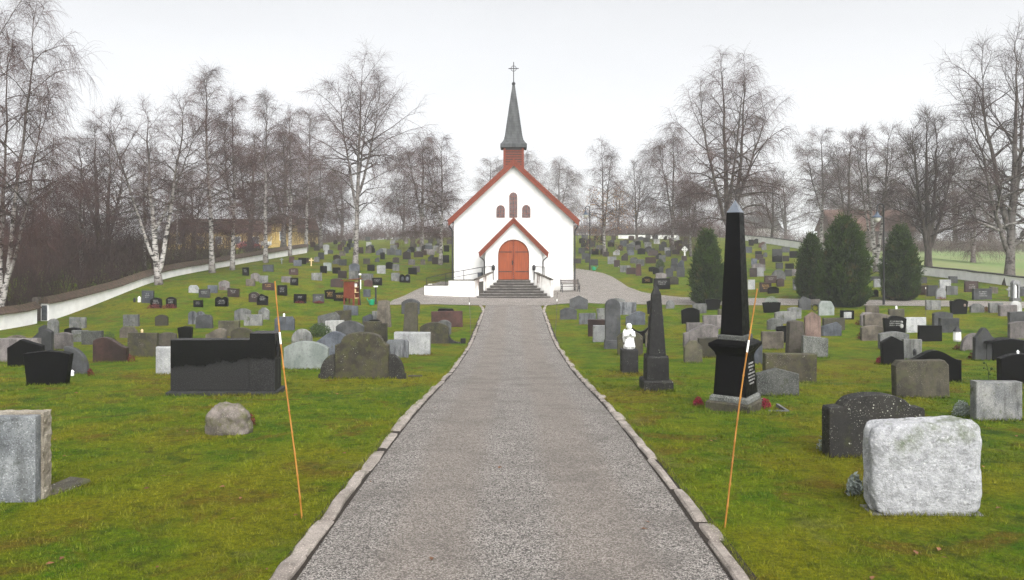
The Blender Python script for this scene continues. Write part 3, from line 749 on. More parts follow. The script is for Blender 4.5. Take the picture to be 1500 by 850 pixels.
# ------------------------------------------------------------------ street furniture
def lamp(loc, label, mirror=1):
    t = tag(empty('lamp_post', loc), label, 'lamp post', 'gooseneck lamp posts')
    bm = BM(); tube(bm, [(0,0,-.2),(0,0,.9),(0,0,.95),(0,0,5.75)], [.075,.075,.05,.045], 10); obj('pole', bm, M['iron'], t)
    bm = BM(); m = -mirror
    tube(bm, [(0,0,5.7)] + [(m*.2+m*-.2*math.cos(a), 0, 5.9+.22*math.sin(a)) for a in np.linspace(0, math.pi, 9)] + [(m*.4,0,5.62)], .035, 8); obj('arm', bm, M['iron'], t)
    bm = BM(); lathe(bm, [(.06,5.64),(.08,5.52),(.15,5.42),(.27,5.33),(.28,5.29),(.25,5.28)], 18, m*.4, 0); sh = obj('lamp_shade', bm, M['lampblue'], t, smooth=False)
    bm = BM(); lathe(bm, [(.20,5.278),(.21,5.2),(.17,5.08),(.09,5.0),(.02,4.98)], 16, m*.4, 0); obj('lamp_globe', bm, M['lampglass'], t, smooth=True)
    return t
X, d, z = at(1294.5, 447); lamp((X, d, z), 'black gooseneck lamp post between the two rounded evergreens')
X, d, z = at(864, 395.5); lamp((X, d, z), 'black gooseneck lamp post behind the church bench, beside a green can')

def bamboo(xb, yb, xt, yt, label, seed, rad=.0105):
    X, d, z = at(xb, yb); top = px(xt, yt, d)
    t = tag(empty('bamboo_pole', (X, d, z)), label, 'bamboo pole', 'bamboo marker poles')
    rr = random.Random(seed); v = top - Vector((X, d, z)); L = v.length; bm = BM()
    pts, rs = [], []; n = 11
    for i in range(n+1):
        u = i/n; base = v*(u) ; off = Vector((math.sin(u*5+seed)*.012, 0, 0))
        for du, k in ((-.006,.95),(0,1.35),(.006,.95)):
            if 0 <= u+du <= 1: pts.append(v*(u+du)+off); rs.append(rad*(1-.3*u)*k)
    pts[0] = Vector((0,0,-.1)); tube(bm, pts, rs, 8)
    obj('cane', bm, M['bamboo'], t, smooth=True)
    bm = BM(); u0, u1 = (.735, .785); o0 = Vector((math.sin(u0*5+seed)*.012,0,0)); o1 = Vector((math.sin(u1*5+seed)*.012,0,0))
    tube(bm, [v*u0+o0, v*u1+o1], rad*.93, 10); obj('reflector_band', bm, M['white_obj'], t)
    return t
bamboo(441, 760, 403, 412, 'tall leaning orange bamboo pole by the left kerb, before the black monument', 1)
bamboo(1060, 775, 1108, 423, 'tall leaning brown bamboo pole before the big black obelisk', 2)
for (a, b, c_, e, lab) in ((690, 496, 687, 434, 'thin dark marker pole on the lawn corner left of the path'),
                           (813, 496, 816.5, 428, 'thin marker pole on the lawn corner right of the path'),
                           (1356, 470, 1356, 412, 'thin marker pole by the road right of the rounded evergreens'),
                           (906, 402, 906, 388, 'tiny thin marker pole at the bend of the road beyond the church')):
    X, d, z = at(a, b); top = px(c_, e, d); t = tag(empty('marker_pole', (X, d, z)), lab, 'marker pole', 'thin road marker poles')
    v = top - Vector((X, d, z)); bm = BM(); tube(bm, [Vector((0,0,-.1)), v*.5+Vector((.01,0,0)), v], [.013,.012,.01], 6); obj('cane', bm, M['greywood'], t)
    bm = BM(); tube(bm, [v*.80, v*.85], .019, 6); obj('reflector_band', bm, M['white_obj'], t)

def bench(loc, rz):
    t = tag(empty('park_bench', loc, rz), 'dark slatted bench with iron ends against the church wall', 'bench')
    bm = BM()
    for i in range(4): box(bm, -.72, .72, -.2+i*.12, -.2+i*.12+.09, .43, .465, .006)
    obj('seat', bm, M['greywood'], t)
    bm = BM()
    for i in range(3):
        z = .56+i*.13; y = .30+i*.035; box(bm, -.72, .72, y, y+.03, z, z+.095, .006)
    obj('backrest', bm, M['greywood'], t)
    for s in (-.66, .66):
        bm = BM()
        tube(bm, [(s,-.28,0),(s,-.2,.25),(s,-.22,.425)], .03, 6); tube(bm, [(s,.42,0),(s,.28,.3),(s,.28,.5),(s,.40,.95)], .03, 6)
        tube(bm, [(s,-.22,.41),(s,.28,.41)], .025, 6); tube(bm, [(s,-.25,.4),(s,-.28,.6),(s,-.15,.66),(s,.28,.68)], .025, 6); tube(bm, [(s,-.2,.2),(s,0,.3),(s,.28,.22)], .018, 6)
        obj('bench_end', bm, M['iron'], t)
bench((4.30, 60.05, gzf(4.3, 60.0)+.03), R(8))

# red board stand for watering cans, tap, cans
X, d, z = at(516, 446.5); t = tag(empty('can_stand', (X, d, z), R(-30)), 'red-brown wooden stand with a small roof and three open shelves', 'shelf stand')
bm = BM(); box(bm, -.50, .36, -.27, -.24, .42, 1.5); box(bm, -.50, .36, .24, .27, .42, 1.5); box(bm, -.50, -.47, -.237, .237, .42, 1.5); obj('side_panel', bm, M['redwood'], t)
bm = BM()
for zz in (.42, .78, 1.12, 1.46): box(bm, -.467, .35, -.237, .237, zz, zz+.03)
obj('shelf', bm, M['cream'], t)
for (a, b) in ((-.46,-.25),(.32,-.25),(-.46,.25),(.32,.25)):
    bm = BM(); box(bm, a-.04, a+.04, b-.04, b+.04, -.1, .418); obj('leg', bm, M['redwood'], t)
for s in (-.25, .25):
    bm = BM(); box(bm, .362, .39, s-.03, s+.03, 0, 1.52); obj('post', bm, M['redwood'], t)
bm = BM(); extrude_poly(bm, [(-.64,1.53),(.52,1.66),(.52,1.70),(-.64,1.57)], -.40, .40); obj('roof', bm, M['redwood'], t)
for i, (zz, col) in enumerate(((.45,'cream'),(.81,'cream'),(1.15,'white_obj'))):
    bm = BM(); lathe(bm, [(.11,zz+.003),(.13,zz+.06),(.13,zz+.2),(.05,zz+.24)], 10, .16, -.1+.1*i)
    c = bm; o = obj('watering_can', c, M[col]); o.parent = None
    o.matrix_world = Matrix.Translation((X, d, z)) @ Matrix.Rotation(R(-30), 4, 'Z')
    tag(o, ['cream can on the lowest shelf of the red stand','cream can on the middle shelf of the red stand','white can on the top shelf of the red stand'][i], 'watering can', 'cans on the red stand')
X, d, z = at(528, 447.5); top = px(525, 397, d)
t = tag(empty('marker_post', (X, d, z)), 'thin black leaning post with a white plate at the red stand', 'post')
v = top-Vector((X,d,z)); bm = BM(); tube(bm, [Vector((0,0,-.1)), v], .035, 8); obj('post', bm, M['iron'], t)
bm = BM(); box(bm, .0, .05, -.045, -.04, 1.05, 1.65); box(bm, -.10, .06, -.05, -.046, 1.95, 2.05); obj('plate', bm, M['white_obj'], t)
X, d, z = at(550.5, 446); t = tag(empty('tap_post', (X, d, z)), 'black water tap post with white top beside a green can', 'tap')
bm = BM(); box(bm, -.055, .055, -.055, .055, -.1, 1.12, .01); obj('post', bm, M['iron'], t)
bm = BM(); box(bm, -.13, .13, -.07, .07, 1.122, 1.2, .01); obj('cap', bm, M['white_obj'], t)
bm = BM(); tube(bm, [(0,-.06,.9),(0,-.16,.9),(0,-.16,.82)], .02, 6); obj('spout', bm, M['iron'], t)
def can(loc, label, rz=0):
    t = tag(empty('watering_can', loc, rz), label, 'watering can', 'green watering cans')
    bm = BM(); lathe(bm, [(.15,0),(.17,.05),(.17,.30),(.10,.36)], 14); obj('body', bm, M['green_pl'], t)
    bm = BM(); tube(bm, [(.15,0,.08),(.32,0,.30),(.40,0,.42)], [.04,.028,.03], 8); obj('spout', bm, M['green_pl'], t)
    bm = BM(); tube(bm, [(-.08,0,.35),(-.12,0,.48),(-.26,0,.40),(-.17,0,.10)], .02, 6); obj('handle', bm, M['green_pl'], t)
X, d, z = at(544.5, 447); can((X,d,z), 'green watering can beside the black water tap post', R(150))
X, d, z = at(868.5, 396); can((X+.05,d-.4,z), 'green watering can at the foot of the lamp post behind the church', R(10))

# ------------------------------------------------------------------ beyond the walls
def house(loc, w, dp, h, rise, wall, roof, label, cat, wins=(), rz=0, over=.5):
    t = tag(empty('house', loc, rz), label, cat, kind='thing')
    bm = BM(); box(bm, -w/2, w/2, 0, dp, -2, h); obj('wall', bm, M[wall], t)
    bm = BM(); extrude_poly(bm, [(-over,h-.05),(dp+over,h-.05),(dp/2,h+rise)], -w/2-over, w/2+over)
    for v in bm.verts: v.co.x, v.co.y = v.co.y, v.co.x
    bmesh.ops.recalc_face_normals(bm, faces=bm.faces); obj('roof', bm, M[roof], t)
    for (x, z0, ww, hh) in wins:
        f = obj('window', BM(), None, t); bm = BM(); box(bm, x-ww/2-.1, x+ww/2+.1, -.06, -.004, z0-.1, z0+hh+.1); bm.to_mesh(f.data); bm.free(); f.data.materials.append(M['white_obj'])
        bm = BM(); box(bm, x-ww/2, x+ww/2, -.075, -.064, z0, z0+hh); obj('pane', bm, M['carglass'], f)
    return t
house((-52, 150, gzf(-52,150)), 26, 9, 3.2, 2.6, 'yellow', 'redtiles', 'long low yellow building with a brown tiled roof behind the left trees', 'building', [(x, 1.0, 1.1, 1.3) for x in (-10.5,-7,-3.5,0,3.5,7,10.5)])
house((-40.2, 138, gzf(-40,138)), 3.4, 4, 4.1, 1.3, 'yellow', 'redtiles', 'narrow yellow annex at the far end of the tiled wall', 'building', [(.2, 1.2, .8, 1.4)])
house((76, 168, gzf(76,168)), 17, 9, 4.2, 4.6, 'redtiles', 'redtiles', 'red-brown barn standing in the mist beyond the right field', 'barn', [(-4,1.5,1,1.2),(3,1.5,1,1.2)])
house((64, 205, gzf(64,205)), 9, 7, 5.0, 3.0, 'plaster', 'slate', 'pale house faint in the mist beyond the right evergreens', 'house', [(-2,1.5,1,1.3),(2,1.5,1,1.3)])
def wheels(t, xs, w, r):
    for x in xs:
        for y in (-w, w):
            o = obj('wheel', BM(), None, t); bm = BM(); lathe(bm, [(r*.6,-.1),(r,-.09),(r,.09),(r*.6,.1)], 16)
            for v in bm.verts: v.co = Vector((x+v.co.x, y+v.co.z, r+v.co.y))
            bmesh.ops.recalc_face_normals(bm, faces=bm.faces); bm.to_mesh(o.data); bm.free(); o.data.materials.append(M['rubber'])
X, d = (365-VX)*140/F, 140
t = tag(empty('parked_car', (X, d, gzf(X, d)), R(38)), 'small red car parked behind the left wall', 'car')
bm = BM(); extrude_poly(bm, [(-2,.3),(2,.3),(2.05,.62),(1.9,.85),(1.05,.95),(.45,1.42),(-1.0,1.45),(-1.75,1.0),(-2.05,.85)], -.82, .82, .08); obj('body', bm, M['carred'], t)
for y in (-.825, .815):
    bm = BM(); extrude_poly(bm, [(-1.5,.98),(.85,.98),(.38,1.34),(-.95,1.36)], y, y+.01); obj('window', bm, M['carglass'], t)
wheels(t, (-1.25, 1.25), .74, .31)
X = (403-VX)*141/F; d = 141
t = tag(empty('pickup_truck', (X, d, gzf(X, d)), R(12)), 'white pickup truck with open bed parked behind the left wall', 'pickup truck')
bm = BM(); extrude_poly(bm, [(-2.4,.4),(2.4,.4),(2.45,.8),(2.3,1.0),(1.5,1.08),(1.0,1.75),(-.3,1.75),(-.45,1.05),(-2.4,1.05)], -.88, .88, .06); obj('body', bm, M['carwhite'], t)
for y in (-.885, .875):
    bm = BM(); extrude_poly(bm, [(-.2,1.12),(1.28,1.12),(.9,1.62),(-.15,1.62)], y, y+.01); obj('window', bm, M['carglass'], t)
wheels(t, (-1.5, 1.5), .78, .36)
X = (852-VX)*124/F; t = tag(empty('goal_post', (X, 124, gzf(X,124))), 'small pale metal goal frame standing in the far corner behind the church', 'goal')
bm = BM(); tube(bm, [(-.6,0,-.2),(-.6,0,1.1),(.6,0,1.1),(.6,0,-.2)], .05, 6); obj('bar', bm, M['bl'], t)

# ------------------------------------------------------------------ gravestones
def arc(n, k, w, h):
    """arc of rise k across the top of width 1 (unit)"""
    return [(.5-i/n, 1-k+k*math.sqrt(max(0, 1-((i/n-.5)*2)**2))) for i in range(n+1)]
def outline(shape, w, h, rr):
    """counter clockwise outline in metres seen from the front: x across, z up"""
    n = 16; bot = [(-.5,0),(.5,0)]
    def circ(k):   # circular segment of rise k (fraction of h)
        s = k*h; r = (w*w/4+s*s)/(2*s); out = []
        a0 = math.asin(min(1, w/2/r)) if s < w/2 else math.pi-math.asin(min(1, w/2/r))
        for i in range(n+1):
            a = a0 - 2*a0*i/n; out.append((r*math.sin(a)/w, (h-s + r*math.cos(a)-(r-s))/h))
        return out
    U = [1-i/n for i in range(n+1)]
    if shape == 'rect': top = [(.5,1),(-.5,1)]
    elif shape == 'tilt': top = [(.5,1),(-.5,.93)]
    elif shape == 'tilt2': top = [(.5,.9),(-.5,1)]
    elif shape == 'arch': top = circ(.22)
    elif shape == 'low': top = circ(.12)
    elif shape == 'round': top = circ(min(.95, .5*w/h*.98))
    elif shape == 'hip': top = [(.5,.74),(.17,1),(-.17,1),(-.5,.74)]
    elif shape == 'peak': top = [(.5,.82),(.0,1),(-.5,.82)]
    elif shape == 'peakl': top = [(.5,.78),(-.12,1),(-.5,.72)]
    elif shape == 'peakr': top = [(.5,.75),(.28,1),(-.5,.72)]
    elif shape == 'gable': top = [(.5,.72),(0,1),(-.5,.72)]
    elif shape == 'notch': top = [(.5,.86),(.44,.86),(.42,.93),(.40,1),(-.40,1),(-.42,.93),(-.44,.86),(-.5,.86)]
    elif shape == 'chamf': top = [(.5,.88),(.42,1),(-.42,1),(-.5,.88)]
    elif shape == 'wave': top = [(u-.5, .80+.2*math.sin((u*1.0-.30)*math.pi*1.25)) for u in U]
    elif shape == 'wavel': top = [(u-.5, .80+.2*math.sin(((1-u)*1.0-.30)*math.pi*1.25)) for u in U]
    elif shape == 'dip': top = [(u-.5, .86 - .30*math.sin(u*math.pi)+.14*u) for u in U]
    elif shape == 'bat': top = [(u-.5, .82 + .18*abs(math.sin(u*2*math.pi))**.8 - .05*(abs(u-.5) < .04)) for u in U]
    elif shape == 'ogee':
        top = []
        for u in U:
            x = abs(u-.5)*2; top.append((u-.5, .72 if x > .94 else .72 + .28*(.5+.5*math.cos(min(1, x/.94)*math.pi))**.8))
    elif shape == 'shoulder':
        top = [(.5,.76),(.49,.80),(.36,.82),(.34,.86)] + [(.32*math.cos(math.pi*i/n), .86+.14*math.sin(math.pi*i/n)**.9) for i in range(1,n)] + [(-.34,.86),(-.36,.82),(-.49,.80),(-.5,.76)]
    elif shape == 'baroque':
        top = [(.5,.70),(.5,.74),(.44,.76),(.40,.79),(.375,.86)] + [(.36*math.cos(math.pi*i/n), .87+.13*math.sin(math.pi*i/n)) for i in range(0,n+1)] + [(-.375,.86),(-.40,.79),(-.44,.76),(-.5,.74),(-.5,.70)]
    elif shape == 'sail': top = [(.5*math.sin(a)+0., .0+1.*math.cos(a)) for a in []] + [(-.5+1*math.sin(R(90*u)), .12+.88*math.cos(R(90*u))**.8 if u < 1 else .12) for u in U] 
    elif shape == 'saill': top = [(.5-1*math.sin(R(90*(1-u))), .12+.88*max(0,math.cos(R(90*(1-u))))**.8) for u in U]
    elif shape == 'cushion': top = circ(.15)
    elif shape == 'heart': top = [(u-.5, .84+.16*math.sin((1-u)*math.pi*1.0)**.7*(1 if u < .75 else 1) - .1*math.exp(-((u-.22)/.1)**2)) for u in U]
    elif shape == 'trap': top = [(.5,.93),(.3,.98),(-.02,1),(-.5,.92)]
    elif shape == 'taper': top = [(.5,.97),(.2,1),(-.3,.99),(-.5,.96)]
    elif shape == 'rough': top = [(u-.5 if 0 < u < 1 else (u-.5)*.94, .80+.2*math.sin(u*math.pi)**.6+rr.uniform(-.035,.035)) for u in U]
    elif shape == 'slant': top = [(.5,.62),(.30,.98),(-.32,1),(-.5,.78)]
    else: top = [(.5,1),(-.5,1)]
    pts = bot + top
    out = []
    for x, z in pts:
        k = 1
        if shape == 'trap': k = .80 + .20*z
        if shape == 'taper': k = 1 - .22*z
        if shape == 'cushion': k = .86 + .14*math.sin(min(1, z*1.15)*math.pi)**.6
        if shape == 'heart': k = .84 + .16*z
        if shape == 'dip': k = .86 + .14*z
        out.append((x*w*k, z*h))
    # drop doubles
    res = []
    for p in out:
        if not res or (abs(p[0]-res[-1][0]) + abs(p[1]-res[-1][1])) > 1e-4: res.append(p)
    if abs(res[0][0]-res[-1][0]) + abs(res[0][1]-res[-1][1]) < 1e-4: res.pop()
    return res
def marks(w, h, z0, rows, rr, y):
    """raised letter-like strokes set in rows"""
    bm = BM(); rh = h/rows
    for r in range(rows):
        z = z0 + h - (r+.75)*rh; x = -w/2*(.6+.4*rr.random()); xe = -x; lh = rh*.55
        while x < xe:
            lw = lh*rr.uniform(.35,.7)
            if rr.random() < .14: x += lw; continue
            k = rr.random(); t = lh*.16
            box(bm, x, x+t, y, y+.003, z, z+lh)
            if k < .6: box(bm, x+t, x+lw, y, y+.003, z+lh*rr.choice([0,.42,.84]), z+lh*rr.choice([0,.42,.84])+t) if False else box(bm, x+t, x+lw, y, y+.003, z+lh*.42, z+lh*.42+t)
            if k > .35: box(bm, x+lw-t, x+lw, y+.0005, y+.003, z, z+lh)
            x += lw + lh*.22
    return bm
NST = [0]
def grave(x0, x1, y0, y1, shape, mat, label, group=None, ins=None, yaw=None, th=None, base=None, name='gravestone', cat='gravestone', d=None):
    NST[0] += 1; rr = random.Random(NST[0]*13+1)
    xm = (x0+x1)/2
    if d is None: X, d, z = at(xm, y1)
    else: X = (xm-VX)*d/F; z = gzf(X, d)
    s = d/F; w = (x1-x0)*s; h = (y1-y0)*s
    t = th or min(.24, .10 + .10*w)
    w = max(.1, w - t*abs(xm-VX)/F*.9)
    rz = R(yaw) if yaw is not None else R(rr.uniform(-4,4))
    far = d > 62
    sub = .06
    if base:
        o = empty(name, (X, d, z), rz)
        bw, bh, bd, bmat = base
        bm = BM(); box(bm, -w/2*bw, w/2*bw, -t/2-bd, t/2+bd, -sub, bh, .012); obj('base', bm, M[bmat], o)
        bm = BM(); extrude_poly(bm, [(a, b+bh) for a, b in outline(shape, w, h-bh, rr)], -t/2, t/2, .012); obj('slab', bm, M[mat], o)
    else:
        pts = outline(shape, w, h+sub, rr)
        bm = BM(); extrude_poly(bm, [(a, b-sub) for a, b in pts], -t/2, t/2, 0 if far else .014)
        if not far and shape in ('rough',):
            pass
        o = obj(name, bm, M[mat], None, (X, d, z), rz=rz)
    if shape not in ('cross',): o.rotation_euler.x = R(rr.uniform(-2.2,2.2)); o.rotation_euler.y = R(rr.uniform(-1.2,1.2))
    FEET.append((X, d, w, t))
    tag(o, label, cat, group or 'gravestones on the lawns')
    if ins:
        fw, fh, fz, rows, m = ins[:5]
        b = marks(w*fw, h*fh, h*fz, rows, rr, -t/2-.004)
        obj('inscription', b, M[m], o)
    return o
def bush(x0, x1, y0, y1, mat, label, cat='plant', name='plant', d=None, n=900, leaf=.03):
    xm = (x0+x1)/2
    if d is None: X, d, z = at(xm, y1)
    else: X = (xm-VX)*d/F; z = gzf(X, d)
    s = d/F; w = (x1-x0)*s; h = (y1-y0)*s
    if z < CAMZ-(y1-HY)*s - .05 or True: z = CAMZ-(y1-HY)*s
    n = int(n); P = RNG.normal(size=(n,3)); P /= np.linalg.norm(P, axis=1, keepdims=True); P *= RNG.random((n,1))**.33
    P[:,2] = np.abs(P[:,2]); P *= np.array([w/2, w/2*.8, h]); P[:,2] += .01
    D = RNG.normal(size=(n,3)); D /= np.linalg.norm(D, axis=1, keepdims=True); E = np.cross(D, RNG.normal(size=(n,3))); E /= np.linalg.norm(E, axis=1, keepdims=True)
    L = leaf*(.5+RNG.random((n,1)))
    V = np.stack([P-D*L-E*L*.1, P-E*L*.45, P+D*L, P+E*L*.45], 1).reshape(-1,3)
    o = link(name, mesh_np(name, V, np.arange(n*4).reshape(n,4)), M[mat], None, (X, d, z))
    FEET.append((X, d, w*.8, w*.6))
    return tag(o, label, cat)
def lump(name, w, t, h, ex, amp, fr, seed, mat, loc, parent=None, sub=5, rz=0):
    bm = BM(); bmesh.ops.create_icosphere(bm, subdivisions=sub, radius=1)
    for v in bm.verts:
        p = v.co.normalized(); k = (abs(p.x)**ex + abs(p.y)**ex + abs(p.z)**ex)**(-1/ex); q = p*k
        nz = sum(mnoise.noise(q*fr*(2**i) + Vector((seed, i*3.1, 0)))/(1.7**i) for i in range(4))
        q = q*(1 + amp*nz)
        v.co = Vector((q.x*w/2, q.y*t/2, q.z*h/2 + h/2))
    return obj(name, bm, mat, parent, loc, True, rz)

# ---- the stones nearest the eye
X, d, z = at(34, 735); s = d/F
t = tag(empty('gravestone', (X-.40, d+.06, z), R(2)), 'rough-edged pale grey slab cut off at the photo edge beside a fallen plate', 'gravestone', 'gravestones on the lawns')
bm = BM(); box(bm, -.55, .55, -.115, .0, -.06, .94, .012)
bmesh.ops.subdivide_edges(bm, edges=bm.edges[:], cuts=3)
obj('slab', bm, M['sl'], t)
bm = BM(); box(bm, -.548, .575, .001, .16, -.06, .955)
bmesh.ops.subdivide_edges(bm, edges=bm.edges[:], cuts=22, use_grid_fill=True)
for v in bm.verts: v.co += Vector((mnoise.noise(v.co*22)*.016*(v.co.x > .3), mnoise.noise(v.co*20+Vector((4,0,0)))*.012*(v.co.y > .02), mnoise.noise(v.co*21+Vector((0,5,0)))*.012*(v.co.z > .5)))
obj('rough_edge', bm, M['cr'], t)
bm = BM(); extrude_poly(bm, [(-.17,0),(.13,0),(.12,.035),(-.17,.035)], -.30, .22, .008)
X, d, z = at(98, 716); o = obj('fallen_plate', bm, M['mg'], None, (X, d, z+.01), rz=R(-18)); o.rotation_euler.x = R(3)
tag(o, 'flat lichen-covered stone plate lying in the grass by the cut-off slab', 'stone plate')

# the low boulder
X, d, z = at(335, 634)
o = lump('boulder', .72, .50, .66, 2.3, .14, 1.5, 6.1, M['bo'], (X, d, z-.20)); tag(o, 'low rounded mossy boulder lying alone in front of the black monument', 'boulder')
bush(362, 374, 606, 626, 'heather2', 'small reddish sprig growing beside the low boulder', n=120, leaf=.03)

# the wide black monument
X, d, z = at(332, 578); s = d/F
t = tag(empty('gravestone', (X, d, z), R(1.5)), 'wide polished black monument with a taller block at its end', 'gravestone', 'gravestones on the lawns')
bm = BM(); box(bm, -1.24, 1.22, -.32, .42, -.1, .11, .012); obj('base', bm, M['dg'], t)
bm = BM(); box(bm, -1.19, .575, -.16, .16, .112, 1.25, .008); obj('slab', bm, M['monument'], t)
bm = BM(); box(bm, .58, 1.14, -.22, .30, .112, 1.40, .008); bk = obj('end_block', bm, M['monument'], t)
bm = BM(); box(bm, 1.142, 1.146, -.02, .06, .25, 1.2); obj('groove', bm, M['iron'], bk)
bm = BM(); box(bm, 1.142, 1.16, .0, .04, .95, 1.05); lathe(bm, [(.03,1.05),(.05,1.12),(.02,1.2)], 8, 1.2, .02); obj('lantern_bracket', bm, M['iron'], bk)

# the mossy baroque stone with scrolls
X, d, z = at(531, 555); s = d/F
t = tag(empty('gravestone', (X, d, z), R(0)), 'large mossy brown headstone with curved top and a scroll on each side', 'gravestone', 'gravestones on the lawns')
w, h = 78*s, 68*s
bm = BM(); extrude_poly(bm, [(a, b-.05) for a, b in outline('baroque', w, h+.05, random)], -.13, .13, .018); obj('slab', bm, M['ms'], t)
for sd in (-1, 1):
    sw, sh = 22*s, 36*s; pts = [(w/2+.004,-.05),(w/2+sw+.05,-.05),(w/2+sw+.05,.13),(w/2+sw,.15)]
    pts += [(w/2+.02+(sw-.02)*math.cos(a), .15+(sh-.15)*math.sin(a)) for a in np.linspace(.1, math.pi/2, 8)] + [(w/2+.004, sh)]
    if sd < 0: pts = [(-a, b) for a, b in pts][::-1]
    bm = BM(); extrude_poly(bm, pts, -.11, .11, .015); obj('side_scroll', bm, M['dl'], t)
X, d, z = at(608, 552); bm = BM(); box(bm, -.2, .2, -.08, .08, -.05, .035, .01); tag(obj('stone_plate', bm, M['mg'], None, (X, d, z)), 'small flat stone in the grass beside the scrolled mossy headstone', 'stone plate')

# mossy arch with one scroll near the path
X, d, z = at(640, 503); s = d/F
t = tag(empty('gravestone', (X, d, z)), 'black mossy arched headstone with a sweeping scroll towards the path', 'gravestone', 'gravestones on the lawns')
bm = BM(); w = 42*s; extrude_poly(bm, [(a-.12, b-.05) for a, b in outline('arch', w, 31*s+.05, random)], -.12, .12, .015); obj('slab', bm, M['ms'], t)
bm = BM(); x0 = w/2-.116; pts = [(x0,-.05),(x0+.52,-.05),(x0+.52,.05)] + [(x0+.5-.5*math.sin(a), .05+.42*(1-math.cos(a))) for a in np.linspace(.1, math.pi/2, 7)]
extrude_poly(bm, pts, -.10, .10, .01); obj('side_scroll', bm, M['ds'], t)
bm = BM(); box(bm, x0+.53, x0+.75, -.1, .1, -.05, .22, .012); obj('end_block', bm, M['ds'], t)

# white rough stone and lichen-black arch on the near right
X, d, z = at(1350, 750)
t = tag(empty('gravestone', (X, d, z), R(-1)), 'big rough white stone with rounded corners, nearest on the lawn', 'gravestone', 'gravestones on the lawns')
o = lump('slab', 1.13, .32, .98, 7.5, .04, 1.9, 8.2, M['whitestone'], (0, 0, -.02), t, 6)
for v in o.data.vertices: v.co.z += .05*v.co.x*max(0, v.co.z)
bm = BM(); box(bm, -.58, .58, -.17, .17, -.06, .012, .008); obj('base', bm, M['gr'], t)
bush(1240, 1264, 694, 726, 'silverleaf', 'small grey-leaved plant at the side of the rough white stone', n=260, leaf=.03)
X, d, z = at(1279, 668)
t = grave(1203, 1355, 577, 668, 'shoulder', 'dl', 'broad black stone with arched top and white lichen spots behind the white stone', th=.26, yaw=1)
bush(1196, 1212, 640, 662, 'silverleaf', 'tiny grey plant at the corner of the lichen-spotted black stone', n=120, leaf=.02)

# the big black obelisk
X, d, z = at(1077, 600)
t = tag(empty('obelisk_monument', (X, d, z), R(-35)), 'tall polished black obelisk on a flared die and stepped grey base', 'obelisk', 'obelisk monuments')
bm = BM(); frusta(bm, [(.43,.43,-.2),(.43,.43,.17),(.40,.40,.20)]); obj('base', bm, M['mg'], t)
bm = BM(); frusta(bm, [(.37,.37,.202),(.37,.37,.27),(.34,.34,.31)]); obj('base_step', bm, M['sp'], t)
bm = BM(); frusta(bm, [(.315,.315,.312),(.275,.275,1.06)]); die = obj('die', bm, M['bk'], t)
bm = marks(.36, .44, .50, 7, random.Random(4), -.30)
for v in bm.verts: v.co.x, v.co.y = -v.co.y*1. - .0 + 0, v.co.x
ins = obj('inscription', bm, M['silver'], die); 
for v in ins.data.vertices: v.co.x = .3165 - (v.co.z-.312)*.0535 + (.002 if v.co.x > .2985 else 0) ; v.co.y = v.co.y + .05
bm = BM(); frusta(bm, [(.285,.285,1.062),(.30,.30,1.12),(.39,.39,1.24),(.39,.39,1.29),(.27,.27,1.36)]); obj('cap', bm, M['bk'], t)
bm = BM(); frusta(bm, [(.255,.255,1.362),(.255,.255,1.43),(.24,.24,1.45)]); obj('plinth', bm, M['sp'], t)
bm = BM(); frusta(bm, [(.215,.215,1.452),(.125,.125,3.78)]); obj('shaft', bm, M['bk'], t)
bm = BM(); frusta(bm, [(.125,.125,3.782),(.002,.002,4.02)]); obj('pyramid_top', bm, M['pyr'], t)
bush(1015, 1031, 582, 596, 'heather', 'round crimson heather at the near left corner of the big obelisk', 'heather', 'heather_plant', n=700, leaf=.018)
bush(1112, 1130, 584, 600, 'heather', 'round crimson heather between the big obelisk and a bed edge', 'heather', 'heather_plant', n=700, leaf=.018)
X, d, z = at(1122, 600); bm = BM(); box(bm, -.05, .34, -.32, -.27, -.04, .05); box(bm, .29, .34, -.268, .3, -.04, .05); tag(obj('bed_edging', bm, M['gr'], None, (X, d, z)), 'low stone edging of a soil bed beside the big obelisk', 'edging')

# the lichen-spotted black obelisk
X, d, z = at(961, 572)
t = tag(empty('obelisk_monument', (X, d, z), R(1)), 'slim lichen-spotted black obelisk on a square pedestal, nearer the path', 'obelisk', 'obelisk monuments')
bm = BM(); frusta(bm, [(.34,.34,-.1),(.34,.34,.24),(.31,.31,.28)]); obj('base', bm, M['dl'], t)
bm = BM(); frusta(bm, [(.255,.255,.282),(.25,.25,.80),(.235,.235,.845)]); obj('pedestal', bm, M['ds'], t)
bm = BM(); frusta(bm, [(.195,.195,.847),(.10,.10,2.28),(.004,.004,2.50)]); obj('shaft', bm, M['ds'], t)

